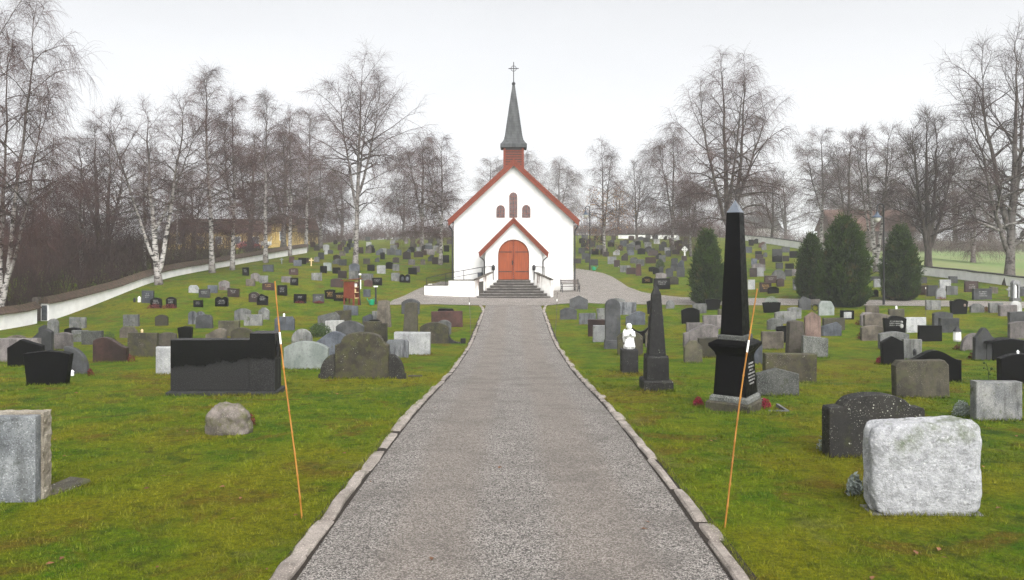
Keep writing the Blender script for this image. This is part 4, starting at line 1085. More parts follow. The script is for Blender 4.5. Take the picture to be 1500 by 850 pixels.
# angel on its pedestal
X, d, z = at(921.5, 547)
t = tag(empty('pedestal', (X, d, z), R(1)), 'black square pedestal with white specks carrying the white angel', 'pedestal')
bm = BM(); box(bm, -.235, .235, -.235, .235, -.08, .72, .012); obj('block', bm, M['ds'], t)
bm = BM()
lathe(bm, [(.14,0),(.175,.02),(.17,.10),(.125,.17),(.10,.28),(.115,.40),(.135,.48),(.10,.55),(.05,.585),(.045,.62)], 20, 0, 0, 1, .72)
ball(bm, (0,-.045,.665), .078, 3, 1, 1.05, 1.12)
for s in (-1, 1):
    tube(bm, [(s*.125,0,.51),(s*.135,-.07,.38),(s*.06,-.13,.42),(s*.015,-.15,.50),(s*.012,-.14,.56)], [.05,.046,.036,.03,.022], 10)
    tube(bm, [(s*.08,-.05,.16),(s*.09,-.13,.08),(s*.07,-.08,.03)], [.06,.055,.05], 10)
    ball(bm, (s*.10,.10,.40), .10, 2, .75, .32, 1.9)
    tube(bm, [(s*.13,.11,.35),(s*.12,.10,.22),(s*.07,.10,.14)], [.05,.04,.02], 8)
lathe(bm, [(.09,.63),(.085,.70),(.06,.745),(.02,.76)], 14, 0, .005)
for k in range(9):
    a = math.pi*(k/8)*1.6-1.3; tube(bm, [(.11*math.cos(a-.3),-.085+.02*math.sin(a),.30),(.15*math.cos(a-.3),-.115*abs(math.sin(a))-.02,.06)], [.02,.028], 6)
o = obj('angel_statue', bm, M['wh'], None, (X, d, z+.722), False, R(4))
rm = o.modifiers.new('join', 'REMESH'); rm.mode = 'VOXEL'; rm.voxel_size = .011; rm.use_smooth_shade = True
tag(o, 'white praying angel figure with bowed head and folded wings', 'statue')

# ---- the other stones one by one: x0, x1, top, foot, shape, stone, label
G = [
(33,108,514,565,'trap','bk','black polished stone with narrower foot, nearest of the left cluster'),
(95,132,507,549,'sail','dg','dark half-dome stone with rough rounded edge behind the narrow-footed black stone'),
(11,66,497,537,'peakl','bk','black stone with an off-centre peak at the left cluster'),
(-20,62,496,531,'rect','mv','flat mauve slab at the left photo edge behind the peaked black stone'),
(9,39,491,505,'arch','br','brown low arched stone peeping over the mauve slab'),
(44,79,482,516,'wave','dg','polished dark wavy stone with a bright curved edge in the left cluster'),
(56,74,476,490,'gable','dg','small dark gabled stone behind the wavy polished one'),
(69,87,467,491,'round','gr','narrow grey round-topped stone near the wall end'),
(79,108,487,512,'low','mv','mauve stone with rounded corners right of the wavy polished one'),
(101,127,465,481,'rect','gr','grey rough rectangular stone below the tiled wall end'),
(94,120,480,498,'low','bk','thin black-topped stone before the grey rectangular one'),
(105,130,484,501,'rect','gr','plain grey stone right of the thin black-topped one'),
(119,153,485,505,'rect','sp','wide low grey stone with a lichen face left of the red-brown boulder stone'),
(136,189,494,531,'wavel','rb','rough red-brown stone with rounded shoulder and a plant behind'),
(186,232,488,523,'rect','ms','wide moss-blackened rectangular stone beside the red-brown one'),
(175,202,479,495,'slant','br','grey-brown slanted stone behind the moss-blackened slab'),
(231,260,487,508,'low','br','brown low stone between the mossy slab and the black monument'),
(228,256,508,549,'rect','lg','pale speckled stone half hidden by the wide black monument'),
(260,284,478,500,'trap','bk','black pointed stone peeping over the wide black monument'),
(180,205,461,478,'rect','gr','grey streaked rectangular stone alone on the slope below the wall'),
(227,247,461,477,'arch','ms','olive mossy arched stone alone on the slope'),
(220,238,436,451,'arch','bk','black arched stone, left one of the pair in a red heather bed'),
(243,259,435,451,'arch','bk','black arched stone, right one of the pair in a red heather bed'),
(207,226,426,444,'rect','bl','blue-grey stone with pale edges and a small lantern at its foot'),
(276,292,418,429,'slant','lg','whitish stone with sloping top below the white wall'),
(291,308,424,436,'rect','dg','dark square stone right of the whitish sloping one'),
(304,319,418,429,'rect','bl','blue-grey stone with a pale post beside it'),
(320,337,411,425,'arch','mv','mauve arched stone with red flowers at the foot, high on the left slope'),
(333,351,422,435,'tilt2','rb','red-black tilted stone with a small pink bed'),
(283,298,440,450,'rect','bk','small low black block alone in the left lawn'),
(315,335,435,449,'bat','bk','black double-humped stone with white figures engraved'),
(364,381,428,443,'arch','rb','dark red arched stone overlapped by a black pointed one'),
(376,393,431,447,'peakl','bk','black pointed stone in front of a dark red arched one'),
(384,402,414,425,'low','rd','low red-brown stone with pale vases left of the bamboo tip'),
(406,421,418,433,'rect','bk','black square stone just behind the tip of the left bamboo pole'),
(360,374,409,419,'rect','br','brown-grey stone before a grey arched one near the wall birches'),
(367,381,400,412,'arch','mv','mauve-grey arched stone behind a brown-grey one near the wall birches'),
(380,393,404,415,'rect','gr','grey block with flowers, right of the mauve-grey arched stone'),
(355,365,392,404,'rect','bk','black upright stone close to the wall under the birches'),
(385,401,388,398,'rect','bl','pale blue-grey low slab nearest the upper wall'),
(423,437,393,403,'low','rd','rusty red stone standing alone on the upper left slope'),
(412,427,405,414,'rect','mv','pale pinkish block beside a black square stone'),
(425,437,407,418,'rect','bk','black square stone touching a pale pinkish block'),
(430,449,431,444,'rect','bk','black stone with a red flower strip at its foot'),
(458,475,431,444,'rect','dg','dark polished stone with pale left edge and a red strip'),
(402,432,464,484,'notch','bl','pale blue-grey stone with cut corners behind the bamboo pole'),
(343,368,452,469,'arch','gr','grey arched rough stone behind a grey rectangular one'),
(357,385,461,477,'rect','gr','grey rectangular rough stone before the grey arched one'),
(378,395,451,468,'hip','gr','grey upright stone right of the grey arched and rectangular pair'),
(320,352,470,492,'rect','mg','mossy grey block with dripping stains on its top edge'),
(301,333,481,502,'wave','br','brownish stone with rounded shoulder just over the black monument'),
(338,371,480,503,'arch','ms','dark mossy arched stone just over the black monument'),
(275,300,456,475,'bat','st','grey stone with a black twin-humped top'),
(286,313,461,481,'rough','dg','rough dark boulder-like stone before the twin-humped one'),
(427,458,482,505,'round','gr','grey half-round stone behind the pale arched slab'),
(415,482,500,541,'arch','gn','wide pale grey-green stone with a gently arched top'),
(455,507,486,530,'wave','bl','dark blue stone with a rising swoop behind the mossy scrolled one'),
(476,504,469,490,'tilt','pw','white slab behind the green shrub'),
(465,498,457,478,'peakr','gr','grey stone with a peak at its right end'),
(491,515,454,474,'tilt','ms','moss-brown block right of the right-peaked grey stone'),
(503,525,447,462,'tilt2','bl','blue-grey block at the feet of the red stand'),
(492,534,470,505,'arch','dg','dark grey arched stone behind the mossy scrolled headstone'),
(532,559,471,502,'rect','ms','dark moss-brown rectangular stone behind the scrolled headstone'),
(556,568,474,502,'rect','ms','narrow moss-brown stone joined to the dark rectangular one'),
(511,552,484,500,'rect','pk','pink-brown slab showing only its top over the scrolled headstone'),
(566,599,498,525,'chamf','st','grey stone with black-blue drips behind the scrolled headstone'),
(577,631,487,520,'rect','lg','pale speckled rectangular slab before the tall narrow stele'),
(590,613,443,490,'taper','mg','tall narrow grey stele with rounded top left of the path'),
(588,615,438,460,'arch','dg','dark arched stone behind the tall narrow stele'),
(632,678,456,479,'rect','rd','wide red granite slab with pale foot near the path'),
(641,665,452,470,'chamf','bk','black stepped stone peeping over the wide red slab'),
(640,661,469,490,'arch','gr','small grey stone between the red slab and the mossy scroll'),
(551,574,440,479,'taper','br','tall brown pillar-like stone with a pale rough top'),
(531,547,460,474,'peakr','bl','small blue-grey stone left of the tall brown pillar stone'),
(545,557,456,473,'rect','gr','thin grey stone behind the tall brown pillar stone'),
(540,557,468,480,'low','bk','black low stone behind the moss-brown rectangle'),
# right lawn
(834,861,433,453,'gable','dg','dark grey gabled stone at the lawn corner near the bench'),
(820,845,451,468,'arch','dg','dark arched stone closest to the path on the right lawn'),
(848,873,459,475,'rect','st','grey stone with black upper half right of the dark arched one'),
(874,894,452,468,'rect','gr','plain grey stone behind the red-brown slab'),
(861,891,468,493,'rect','rb','red-brown slab left of the tall grey stele'),
(868,891,477,501,'rect','lg','pale grey streaked stone in front of the red-brown slab'),
(892,915,437,452,'low','gr','grey stone top behind the tall grey stele'),
(906,932,443,461,'rect','st','grey stone with two black stains right of the tall stele'),
(916,945,456,476,'wave','bl','dark wavy stone with a pale polished face'),
(924,955,474,503,'dip','bk','black stone with a deep curved dip behind the angel'),
(904,942,485,521,'arch','ms','dark brown mossy arched stone right behind the angel'),
(947,962,440,460,'trap','bk','black block behind the slim lichen obelisk'),
(975,988,440,452,'round','gr','small round grey stone by the road'),
(945,962,482,509,'hip','mg','narrow grey stone squeezed behind the slim lichen obelisk'),
(949,972,463,482,'rect','mg','grey-brown stone half behind the slim obelisk shaft'),
(996,1027,451,474,'cushion','bk','black barrel-shaped stone left of the big obelisk'),
(1014,1035,445,459,'rect','gr','low grey stone behind the black barrel-shaped one'),
(1032,1056,438,454,'trap','bk','black block at the foot of the pointed evergreen'),
(1029,1060,462,482,'rect','mv','mauve-grey slab left of the big obelisk shaft'),
(1005,1032,473,492,'rect','mv','pinkish slab behind the sweeping mauve stone'),
(1000,1052,475,508,'wave','mv','mauve stone with a sweeping curve left of the big obelisk'),
(1022,1057,495,524,'rect','ms','dark brown mossy slab right of the mossy pointed stone'),
(1001,1029,499,532,'hip','mg','mossy brown stone with pointed top standing on the lawn left of the obelisk'),
(1051,1066,453,466,'rect','mg','small brown stone just left of the obelisk shaft'),
(1116,1144,442,458,'trap','bk','black trough-shaped stone with frosted greens on top'),
(1169,1188,434,454,'peakl','dg','dark grey stone with a rounded corner near the rounded evergreens'),
(1198,1222,441,462,'slant','gn','pale green-grey stone with a metal ring beside it'),
(1153,1174,450,467,'low','gr','grey stone behind a longer grey stone near the road'),
(1134,1166,456,474,'low','gr','long grey weathered stone with a hollow in its top'),
(1123,1147,466,483,'arch','gr','grey arched stone left of the long weathered one'),
(1178,1203,457,498,'peak','pk','tall pinkish stone with a blunt point'),
(1150,1180,470,521,'taper','br','tall brown-grey leaning stele in the right lawn'),
(1136,1153,477,502,'tilt','bk','black stone half hidden by the leaning brown stele'),
(1114,1148,486,512,'rect','br','brown-grey rectangular stone left of the leaning stele'),
(1174,1213,492,524,'tilt2','sp','grey rectangular stone with dark stains right of the leaning stele'),
(1096,1117,497,534,'round','bl','blue-grey round-topped stone half behind the big obelisk cap'),
(1116,1196,518,561,'rect','ms','long dark mossy slab with a pale flat top'),
(1104,1171,540,580,'peak','sp','low speckled grey stone with shallow gable beside the big obelisk'),
(1204,1238,466,484,'rect','mg','grey-brown stone behind the angled blue-grey one'),
(1202,1233,472,492,'peakr','bl','angled blue-grey stone with a dark peak'),
(1230,1251,455,468,'rect','bk','black stone with a pale plate set in its face'),
(1267,1288,448,464,'chamf','br','brown stone with white specks near the lamp post'),
(1259,1282,458,477,'slant','mv','pale slanted stone left of a broad brown one'),
(1264,1304,459,482,'low','br','broad brown stone behind the engraved black one'),
(1301,1325,453,468,'rect','mg','brown-green stone with a white flower on top'),
(1292,1328,463,488,'heart','bk','black curved stone with white writing and a cherub'),
(1325,1357,465,487,'rect','lg','pale grey slab right of the engraved black stone'),
(1344,1380,477,500,'rect','bk','plain black rectangular block on the right lawn'),
(1260,1294,477,499,'low','br','brown striped stone with low arch left of the engraved black one'),
(1286,1332,486,512,'low','gr','pale grey stone behind the black stone with pointed top'),
(1290,1325,493,535,'peak','bk','black stone with a low pointed top and red flowers at its foot'),
(1320,1350,497,527,'rect','gr','grey streaked slab attached behind the black pointed stone'),
(1328,1408,513,560,'ogee','bk','black stone with a wavy arched top and lantern behind the brown slab'),
(1306,1391,528,583,'chamf','mg','broad brown mossy slab with clipped corners on the near right lawn'),
(1420,1498,559,616,'rect','gr','rough speckled grey block beside a silver plant'),
(1355,1378,440,454,'rect','gr','grey stone standing at the road edge by the thin marker'),
(1365,1396,457,478,'low','dg','dark grey arched stone behind a framed grey one'),
(1374,1405,466,487,'rect','dg','dark framed grey stone with white flower on top'),
(1390,1418,438,460,'heart','bk','black cushion-shaped stone with a small oval portrait'),
(1420,1442,445,458,'hip','gr','grey low stone with red flowers right of the black cushion'),
(1447,1470,444,458,'rect','gr','low grey stone behind the mauve block'),
(1462,1490,447,463,'rect','mv','mauve block before the white arched stone'),
(1478,1497,441,460,'round','pw','white arched stone at the road on the far right'),
(1476,1512,456,477,'tilt','dg','dark stone cut by the right photo edge above a mauve one'),
(1476,1512,471,496,'low','mv','mauve rough-topped stone cut by the right photo edge'),
(1406,1430,488,514,'saill','mv','mauve quarter-round stone behind the black shouldered stele'),
(1424,1456,480,528,'ogee','dg','tall dark shouldered stele with grey foot'),
(1456,1530,518,563,'cushion','bk','black rounded stone with white ball lamp cut by the right edge'),
(1424,1453,423,439,'rect','dg','wide dark stone with lettering before the thick right tree'),
(1412,1433,412,428,'rect','rb','dark red-black stone with framed plate beyond the road'),
(1370,1386,422,438,'round','lg','pale drop-shaped stone with a red flower strip beyond the road'),
(1357,1374,418,434,'rect','dg','dark stone left of the pale drop-shaped one'),
(1385,1403,419,432,'rect','gr','grey-green stone right of the pale drop-shaped one'),
(1389,1403,405,415,'rect','dg','small dark stone close under the right white wall'),
(1375,1393,410,424,'rect','lg','pale stone behind the drop-shaped one, near the right wall'),
(1492,1512,420,434,'rect','dg','dark stone by the tall lantern pillar at the right edge'),
(1449,1462,420,430,'tilt2','br','brown stone peeping behind the wide lettered dark one'),
(1270,1287,424,435,'bat','bk','black stone between the two biggest evergreens'),
(1279,1291,409,421,'rect','lg','pale stone behind the black one between the evergreens'),
(1272,1291,405,411,'rect','dg','long dark low stone between the evergreens, close to the wall'),
(1344,1358,418,432,'rect','rb','brown-red stone just right of the rightmost evergreen'),
(1346,1358,406,415,'rect','dg','dark stone at the foot of the birch right of the evergreens'),
(1161,1172,409,425,'rect','gr','grey upright stone left of the reddish evergreen'),
(1112,1130,414,428,'rect','rb','black-red stone with lettering beyond the road'),
(1124,1141,420,430,'arch','bk','black arched stone at the road edge behind the big obelisk'),
(1119,1138,404,415,'rect','rb','black stone with red frame behind the lettered black-red one'),
(1095,1106,410,424,'rect','lg','pale grey stone right beside the big obelisk shaft'),
(1137,1149,408,420,'low','rb','brown stone among flowers beyond the road'),
(1130,1151,395,410,'round','gr','broad grey half-round stone beyond the road'),
(1149,1160,395,405,'rect','dg','dark block right of the broad half-round stone'),
(940,956,405,415,'shoulder','bk','black scalloped stone with gold lettering by the road bend'),
(957,982,408,424,'rect','bk','wide black stone behind the tip of the slim obelisk'),
(960,976,400,411,'low','mv','pinkish stone behind the wide black one'),
(979,994,405,417,'arch','ms','mossy arched stone right of the slim obelisk tip'),
(931,940,387,404,'taper','rd','narrow red pillar stone by the road bend'),
(917,932,392,402,'low','rb','low dark red stone left of the narrow red pillar'),
(908,924,389,399,'rect','gr','grey block behind the low dark red stone'),
(865,876,380,389,'rect','dg','dark square stone near the lamp post behind the church'),
(890,903,376,387,'rect','lg','pale grey square stone left of a dark small one'),
(899,908,381,391,'rect','rb','small dark red stone touching a pale grey square one'),
(585,601,402,414,'bat','bk','black twin-humped stone with two pale ovals left of the church'),
(573,586,400,412,'rect','gr','pale grey stone touching the black twin-humped one'),
(529,547,401,411,'rect','gr','pale streaked block behind the red stand'),
(545,560,407,418,'rect','bk','black block behind the tap post'),
(533,546,410,420,'arch','rd','reddish arched stone with flowers before the black block'),
(532,543,424,435,'rect','bl','small pale blue stone between the red stand and the tap post'),
(475,492,424,438,'trap','bk','black stone with gold lettering left of the red stand'),
(489,508,428,441,'tilt','bk','black stone with a flat top just left of the red stand'),
(484,503,408,421,'low','rb','dark polished stone behind the gold-lettered one'),
(495,508,397,408,'rect','rb','small red-framed stone uphill of the red stand'),
(511,527,397,410,'rect','gr','pale grey stone right behind the red stand roof'),
(511,527,386,399,'arch','bl','blue-grey arched stone at the foot of the big birch'),
(552,565,389,401,'rect','lg','pale upright stone right of the big birch'),
(598,611,392,402,'rect','bk','black stone with a brown one behind, left of the church'),
(604,615,390,399,'rect','br','brown stone half behind a black one, left of the church'),
(487,499,392,401,'rect','bk','black stone left of the big birch trunk'),
(469,479,390,400,'rect','bk','black square stone before a green-topped one'),
(474,486,385,397,'rect','gn','grey stone with a green top edge'),
(456,472,400,411,'rect','gr','long grey stone with flowers, uphill of the red-strip stones'),
]
INS = {'black stone with gold lettering left of the red stand': (.6,.5,.25,4,'gold'), 'black scalloped stone with gold lettering by the road bend': (.6,.4,.25,3,'gold'),
 'black curved stone with white writing and a cherub': (.5,.35,.40,3,'silver'), 'black double-humped stone with white figures engraved': (.6,.45,.25,3,'silver'),
 'wide dark stone with lettering before the thick right tree': (.5,.55,.25,3,'silver'), 'black square stone just behind the tip of the left bamboo pole': (.6,.5,.3,3,'silver'),
 'black-red stone with lettering beyond the road': (.6,.5,.3,3,'gold'), 'black stone with a flat top just left of the red stand': (.6,.4,.3,3,'gold'),
 'black stone with a red flower strip at its foot': (.4,.3,.5,2,'silver'), 'mauve arched stone with red flowers at the foot, high on the left slope': (.6,.4,.4,3,'silver'),
 'dark red-black stone with framed plate beyond the road': (.6,.45,.3,3,'silver'), 'blue-grey stone with pale edges and a small lantern at its foot': (.5,.4,.4,3,'silver'),
 'low red-brown stone with pale vases left of the bamboo tip': (.5,.4,.4,2,'gold'), 'pale drop-shaped stone with a red flower strip beyond the road': (.4,.4,.3,3,'silver')}
for k in ('black square stone touching a pale pinkish block','dark square stone right of the whitish sloping one','red-black tilted stone with a small pink bed','small low black block alone in the left lawn','black pointed stone in front of a dark red arched one','dark red arched stone overlapped by a black pointed one','black upright stone close to the wall under the birches','black arched stone, left one of the pair in a red heather bed','black arched stone, right one of the pair in a red heather bed','rusty red stone standing alone on the upper left slope','dark polished stone with pale left edge and a red strip','grey block with flowers, right of the mauve-grey arched stone','black block behind the tap post','wide black stone behind the tip of the slim obelisk','black stone with red frame behind the lettered black-red one'):
    INS[k] = (.55,.4,.4,3,'silver')
seen = set()
for g in G:
    assert g[6] not in seen, g[6]; seen.add(g[6])
    thk = .34 if 'tall brown' in g[6] or 'tall narrow' in g[6] else None
    o = grave(*g, ins=INS.get(g[6]), th=thk)
    if 'cherub' in g[6]:
        w = o.dimensions.x; bm = BM(); ball(bm, (w*.28,-.12,o.dimensions.z*.62), .055, 2); ball(bm, (w*.28,-.11,o.dimensions.z*.40), .085, 2, 1, .5, 1.3); obj('cherub_relief', bm, M['silver'], o)
    if 'portrait' in g[6]:
        w = o.dimensions.x; bm = BM(); ball(bm, (w*.3,-.10,o.dimensions.z*.55), .08, 2, .8, .3, 1.1); obj('portrait', bm, M['pk'], o)
    if 'two pale ovals' in g[6]:
        for k in (-1, 1):
            bm = BM(); ball(bm, (k*.2,-.10,.30), .13, 2, 1, .2, 1.3); obj('oval_plate', bm, M['bl'], o)
    if 'pale plate' in g[6]:
        bm = BM(); box(bm, -.2, .2, -.115, -.09, .08, .40); obj('plate', bm, M['lg'], o)

# tall grey stele with base, roofed black grave, lantern pillar
t = grave(886, 909, 438, 511, 'round', 'dg', 'tall grey stele with rounded top on a block base, right lawn', base=(1.12, .36, .05, 'dg'), th=.24, yaw=0)
X, d, z = at(1474, 528); t = tag(empty('gravestone', (X, d, z)), 'black roofed grave canopy on posts at the right edge', 'gravestone', 'gravestones on the lawns')
bm = BM(); extrude_poly(bm, [(-.78,.60),(.78,.60),(.80,.66),(0,.76),(-.80,.66)], -.28, .28, .01); obj('roof', bm, M['bk'], t)
bm = BM(); box(bm, -.5, .55, -.08, .08, -.05, .598, .01); obj('slab', bm, M['bk'], t)
for k in (-.64, .64):
    bm = BM(); box(bm, k-.06, k+.06, -.06, .06, -.05, .598, .01); obj('post', bm, M['dg'], t)
X, d, z = at(1487, 441); t = tag(empty('lantern_pillar', (X, d, z)), 'pale stone lantern pillar beside the road at the far right', 'lantern pillar')
bm = BM(); box(bm, -.26, .26, -.2, .2, -.05, .18, .01); obj('base', bm, M['gr'], t)
bm = BM(); box(bm, -.21, -.11, -.13, .13, .182, 1.0); box(bm, .11, .21, -.13, .13, .182, 1.0); extrude_poly(bm, outline('round', .44, .25, random), -.14, .14); 
for v in bm.verts: v.co.z += 1.001 if abs(v.co.y) > .135 else 0
obj('arch', bm, M['lg'], t)
bm = BM(); lathe(bm, [(.08,.182),(.08,.9),(.05,.98)], 12); obj('glass_tube', bm, M['white_obj'], t)

# plants, lanterns and flowers at the graves
def heather(x0, x1, y0, y1, label, mat='heather2', n=500): return bush(x0, x1, y0, y1, mat, label, 'heather', 'heather_plant', n=n, leaf=.03)
heather(215, 239, 445, 452, 'dark red heather bed before the left one of two black arched stones'); heather(238, 259, 445, 452, 'dark red heather bed before the right one of two black arched stones')
heather(431, 448, 440, 444, 'red flower strip at the foot of a black stone left of the red stand', n=600); heather(459, 475, 441, 444.5, 'red strip at the foot of the dark polished stone with pale edge', n=600)
heather(321, 336, 420, 425, 'red flowers at the foot of the mauve arched stone', n=150); heather(183, 198, 519, 531, 'rusty leaves beside the red-brown boulder stone', n=160)
heather(128, 138, 540, 552, 'rusty leaves at the foot of the dark half-dome stone', n=140); heather(1283, 1294, 522, 534, 'pink-red flowers at the foot of the black pointed stone', 'heather')
heather(1372, 1388, 435, 438.5, 'red strip before the pale drop-shaped stone', n=150); heather(1438, 1448, 449, 456, 'red flowers right of the low grey stone by the road', n=160)
heather(1397, 1408, 504, 512, 'rusty plant at the foot of the lantern on a stick', n=140); heather(1418, 1428, 516, 526, 'rusty plant left of the tall dark shouldered stele', n=140)
heather(1254, 1264, 486, 497, 'red plant left of the brown striped stone', n=160); heather(1253, 1262, 468, 476, 'red plant left of the pale slanted stone', n=140)
bush(450, 487, 473, 493, 'green', 'dense dark green shrub among the stones left of the path', 'shrub', 'shrub', n=2200, leaf=.035)
bush(150, 169, 486, 500, 'green', 'bright green plant rising behind the red-brown boulder stone', n=500, leaf=.03)
bush(1395, 1424, 587, 610, 'silverleaf', 'round silver-leaved plant beside the rough speckled block', n=900, leaf=.022)
bush(1119, 1141, 434, 443, 'silverleaf', 'frosted greens lying on the black trough-shaped stone', n=500, leaf=.03, d=at(1130, 458)[1])
bush(960, 974, 379, 393, 'green', 'small dark conical shrub among the far right stones', 'shrub', 'shrub', n=1200, leaf=.05)
bush(79, 92, 498, 510, 'leaf', 'withered brown plant between the wavy and the mauve stones', n=220, leaf=.025)
def lantern(x, yb, hpx, label, pole=0, mat='white_obj', d=None, zb=None):
    if d is None: X, d, z = at(x, yb)
    else: X = (x-VX)*d/F; z = CAMZ-(yb-HY)*d/F
    s = d/F; h = hpx*s; t = tag(empty('grave_lantern', (X, d, z)), label, 'grave lantern', 'small grave lanterns')
    bm = BM(); p = pole*s
    lathe(bm, [(h*.22,p),(h*.26,p+h*.1),(h*.24,p+h*.62),(h*.18,p+h*.66)], 8); obj('body', bm, M[mat], t)
    bm = BM(); lathe(bm, [(h*.32,p+h*.662),(h*.12,p+h*.9),(h*.04,p+h)], 8)
    if pole: tube(bm, [(0,0,-.05),(0,0,p-.002)], .012, 6)
    obj('lantern_cap', bm, M['iron' if pole else mat], t)
lantern(1402, 512, 22, 'white lantern on a thin stick in the right lawn', 12)
lantern(1340, 521, 10, 'dark round lantern on the wavy black stone', 0, 'iron', d=at(1368,560)[1]-.12)
lantern(204, 443, 9, 'white lantern at the foot of the blue-grey stone'); lantern(197, 443, 7, 'small dark ball lantern left of the blue-grey stone', 0, 'iron')
lantern(208, 489, 7, 'tiny cream candle behind the moss-blackened slab', 0, 'cream'); lantern(1491, 520, 7, 'white ball lamp on the black rounded stone at the right edge', d=at(1493,563)[1])
lantern(106, 551, 9, 'white stone ornament at the foot of the narrow-footed black stone'); lantern(1313, 454, 6, 'white flower ornament on the brown-green stone', d=at(1313,468)[1])
lantern(416, 465, 6, 'white bird ornament on the blue-grey stone with cut corners', d=at(417,484)[1])
X, d, z = at(1194, 462); t = tag(empty('metal_ring', (X, d, z)), 'dark metal ring beside the pale green-grey stone', 'wreath ring')
bm = BM(); s = d/F; tube(bm, [(4.5*s*math.cos(a), 0, 11*s+4.5*s*math.sin(a)) for a in np.linspace(-1.2, 4.6, 18)], .03, 6); tube(bm, [(0,0,-.05),(0,0,6.5*s)], .02, 6); obj('ring', bm, M['iron'], t)
X, d, z = at(1447, 560); t = tag(empty('rose_stem', (X, d, z)), 'thorny dark rose stem before the black rounded stone', 'plant')
bm = BM(); tube(bm, [(0,0,-.05),(.02,0,.25),(-.03,.02,.48)], .01, 6); tube(bm, [(.015,0,.2),(.09,0,.34)], .007, 6); ball(bm, (-.1,0,.50), .035, 1); tube(bm, [(-.03,.02,.46),(-.1,0,.49)], .007, 6); tube(bm, [(.02,0,.3),(-.08,.02,.36)], .006, 6); ball(bm, (.1,0,.35), .04, 1); ball(bm, (.05,0,.2), .03, 1); ball(bm, (-.09,.02,.36), .03, 1); obj('stem', bm, M['green'], t)
# grave crosses
def cross(x, y0, y1, label, mat, ring=False):
    X, d, z = at(x, y1); s = d/F; h = (y1-y0)*s; t = tag(empty('grave_cross', (X, d, z)), label, 'grave cross', 'grave crosses')
    bm = BM(); k = .05 if not ring else .08; box(bm, -k, k, -.04, .04, -.05, h); box(bm, -h*.28, h*.28, -.038, .038, h*.64, h*.64+2*k); obj('cross', bm, M[mat], t)
    if ring:
        bm = BM(); tube(bm, [(h*.2*math.cos(a), 0, h*.64+k+h*.2*math.sin(a)) for a in np.linspace(0, 2*math.pi, 17)], .04, 6); obj('ring', bm, M[mat], t)
cross(456, 378, 390, 'cream wooden cross on the upper left slope by the wall', 'cream'); cross(1003, 361, 377, 'white Celtic cross with ring behind the pointed evergreen', 'wh', True)
cross(412.5, 378, 387, 'thin greenish cross close to the upper left wall', 'gn'); cross(1478, 420, 435, 'thin pale cross beside the lantern pillar', 'lg')

# ---- the distant rows: too small to tell apart, so those alike share a label
TONES = {'dark': ['dg','bk','bk','rb'], 'grey': ['gr','bl','dg'], 'pale': ['lg','gr','mv'], 'brown': ['rd','br','rb']}
ZN = {'A': 'small {} gravestone in the crowded rows around the big birch', 'B': 'small {} gravestone in the rows between the big birch and the church',
      'C': 'small {} gravestone in the rows between the church and the pointed evergreen', 'D': 'small {} gravestone in the rows right behind the big black obelisk'}
rr = random.Random(21)
def far(zone, tone, x0, x1, y0, y1, shape=None):
    lab = ZN[zone].format(tone)
    grave(x0, x1, y0, y1, shape or rr.choice(['rect','rect','arch','low','peak','rect','wave']), rr.choice(TONES[tone]), lab, lab.replace('gravestone', 'gravestones'), yaw=rr.uniform(-6,6))
FAR = [('A','grey',430,442,381,390),('A','dark',437,449,378,387),('A','dark',445,453,378,385),('A','grey',460,468,376,384),('A','dark',466,475,370,380),
('A','dark',488,499,373,381),('A','grey',487,498,379,387),('A','dark',496,508,380,389),('A','brown',532,542,379,387),('A','dark',538,549,388,397),
('A','brown',423,431,376,385),('A','dark',480,488,366,372),('A','pale',475,480,365,373),('A','brown',497,506,368,375),('A','dark',508,514,357,366),('A','dark',536,548,361,369),
('B','dark',565,576,384,394),('B','grey',575,585,387,397),('B','dark',549,556,377,384),('B','brown',575,585,377,385),('B','dark',557,564,370,380),('B','dark',590,602,368,380),('B','pale',598,608,380,388),
('B','brown',616,623,380,388),('B','dark',627,636,373,383),('B','dark',633,642,377,387),('B','dark',647,658,374,385),('B','brown',606,620,368,377),('B','pale',557,566,364,372),('B','grey',571,577,364,372),
('B','brown',639,648,361,371),('B','dark',618,628,359,367),('B','grey',610,616,362,369),('B','dark',600,607,362,370),('B','pale',621,629,365,372),
('C','dark',840,851,379,386),('C','dark',852,865,371,380),('C','grey',857,865,376,385),('C','dark',867,877,365,373),('C','dark',879,890,364,373),('C','dark',910,920,371,382),('C','grey',923,934,377,386),('C','pale',931,944,380,390),
('C','brown',945,961,377,386),('C','dark',960,969,371,380),('C','grey',965,975,374,384),('C','dark',975,983,367,376),('C','brown',998,1006,375,382),('C','dark',983,993,378,388),('C','grey',992,1002,381,394),('C','grey',982,993,386,397),('C','grey',975,986,393,406),
('C','dark',950,961,391,398),('C','dark',956,966,392,402),('C','dark',965,972,391,402),('C','grey',991,1003,392,406),('C','grey',919,929,366,374),('C','brown',943,954,361,369),('C','dark',949,964,367,375),('C','pale',898,908,366,374),('C','dark',884,892,369,376),
('D','grey',1131,1146,365,376),('D','dark',1145,1157,362,370),('D','dark',1156,1169,368,378),('D','dark',1131,1146,374,384),('D','brown',1146,1156,375,383),('D','grey',1100,1109,379,390),('D','brown',1112,1121,379,388),('D','pale',1101,1121,386,397),('D','pale',1108,1119,392,405),('D','dark',1098,1109,393,406),
('D','dark',1106,1118,373,381),('D','dark',1106,1116,368,375),('D','grey',1136,1147,385,394),('D','dark',1150,1163,386,394),('D','pale',1158,1167,394,404),('D','grey',1118,1124,370,377)]
for f in FAR: far(*f)
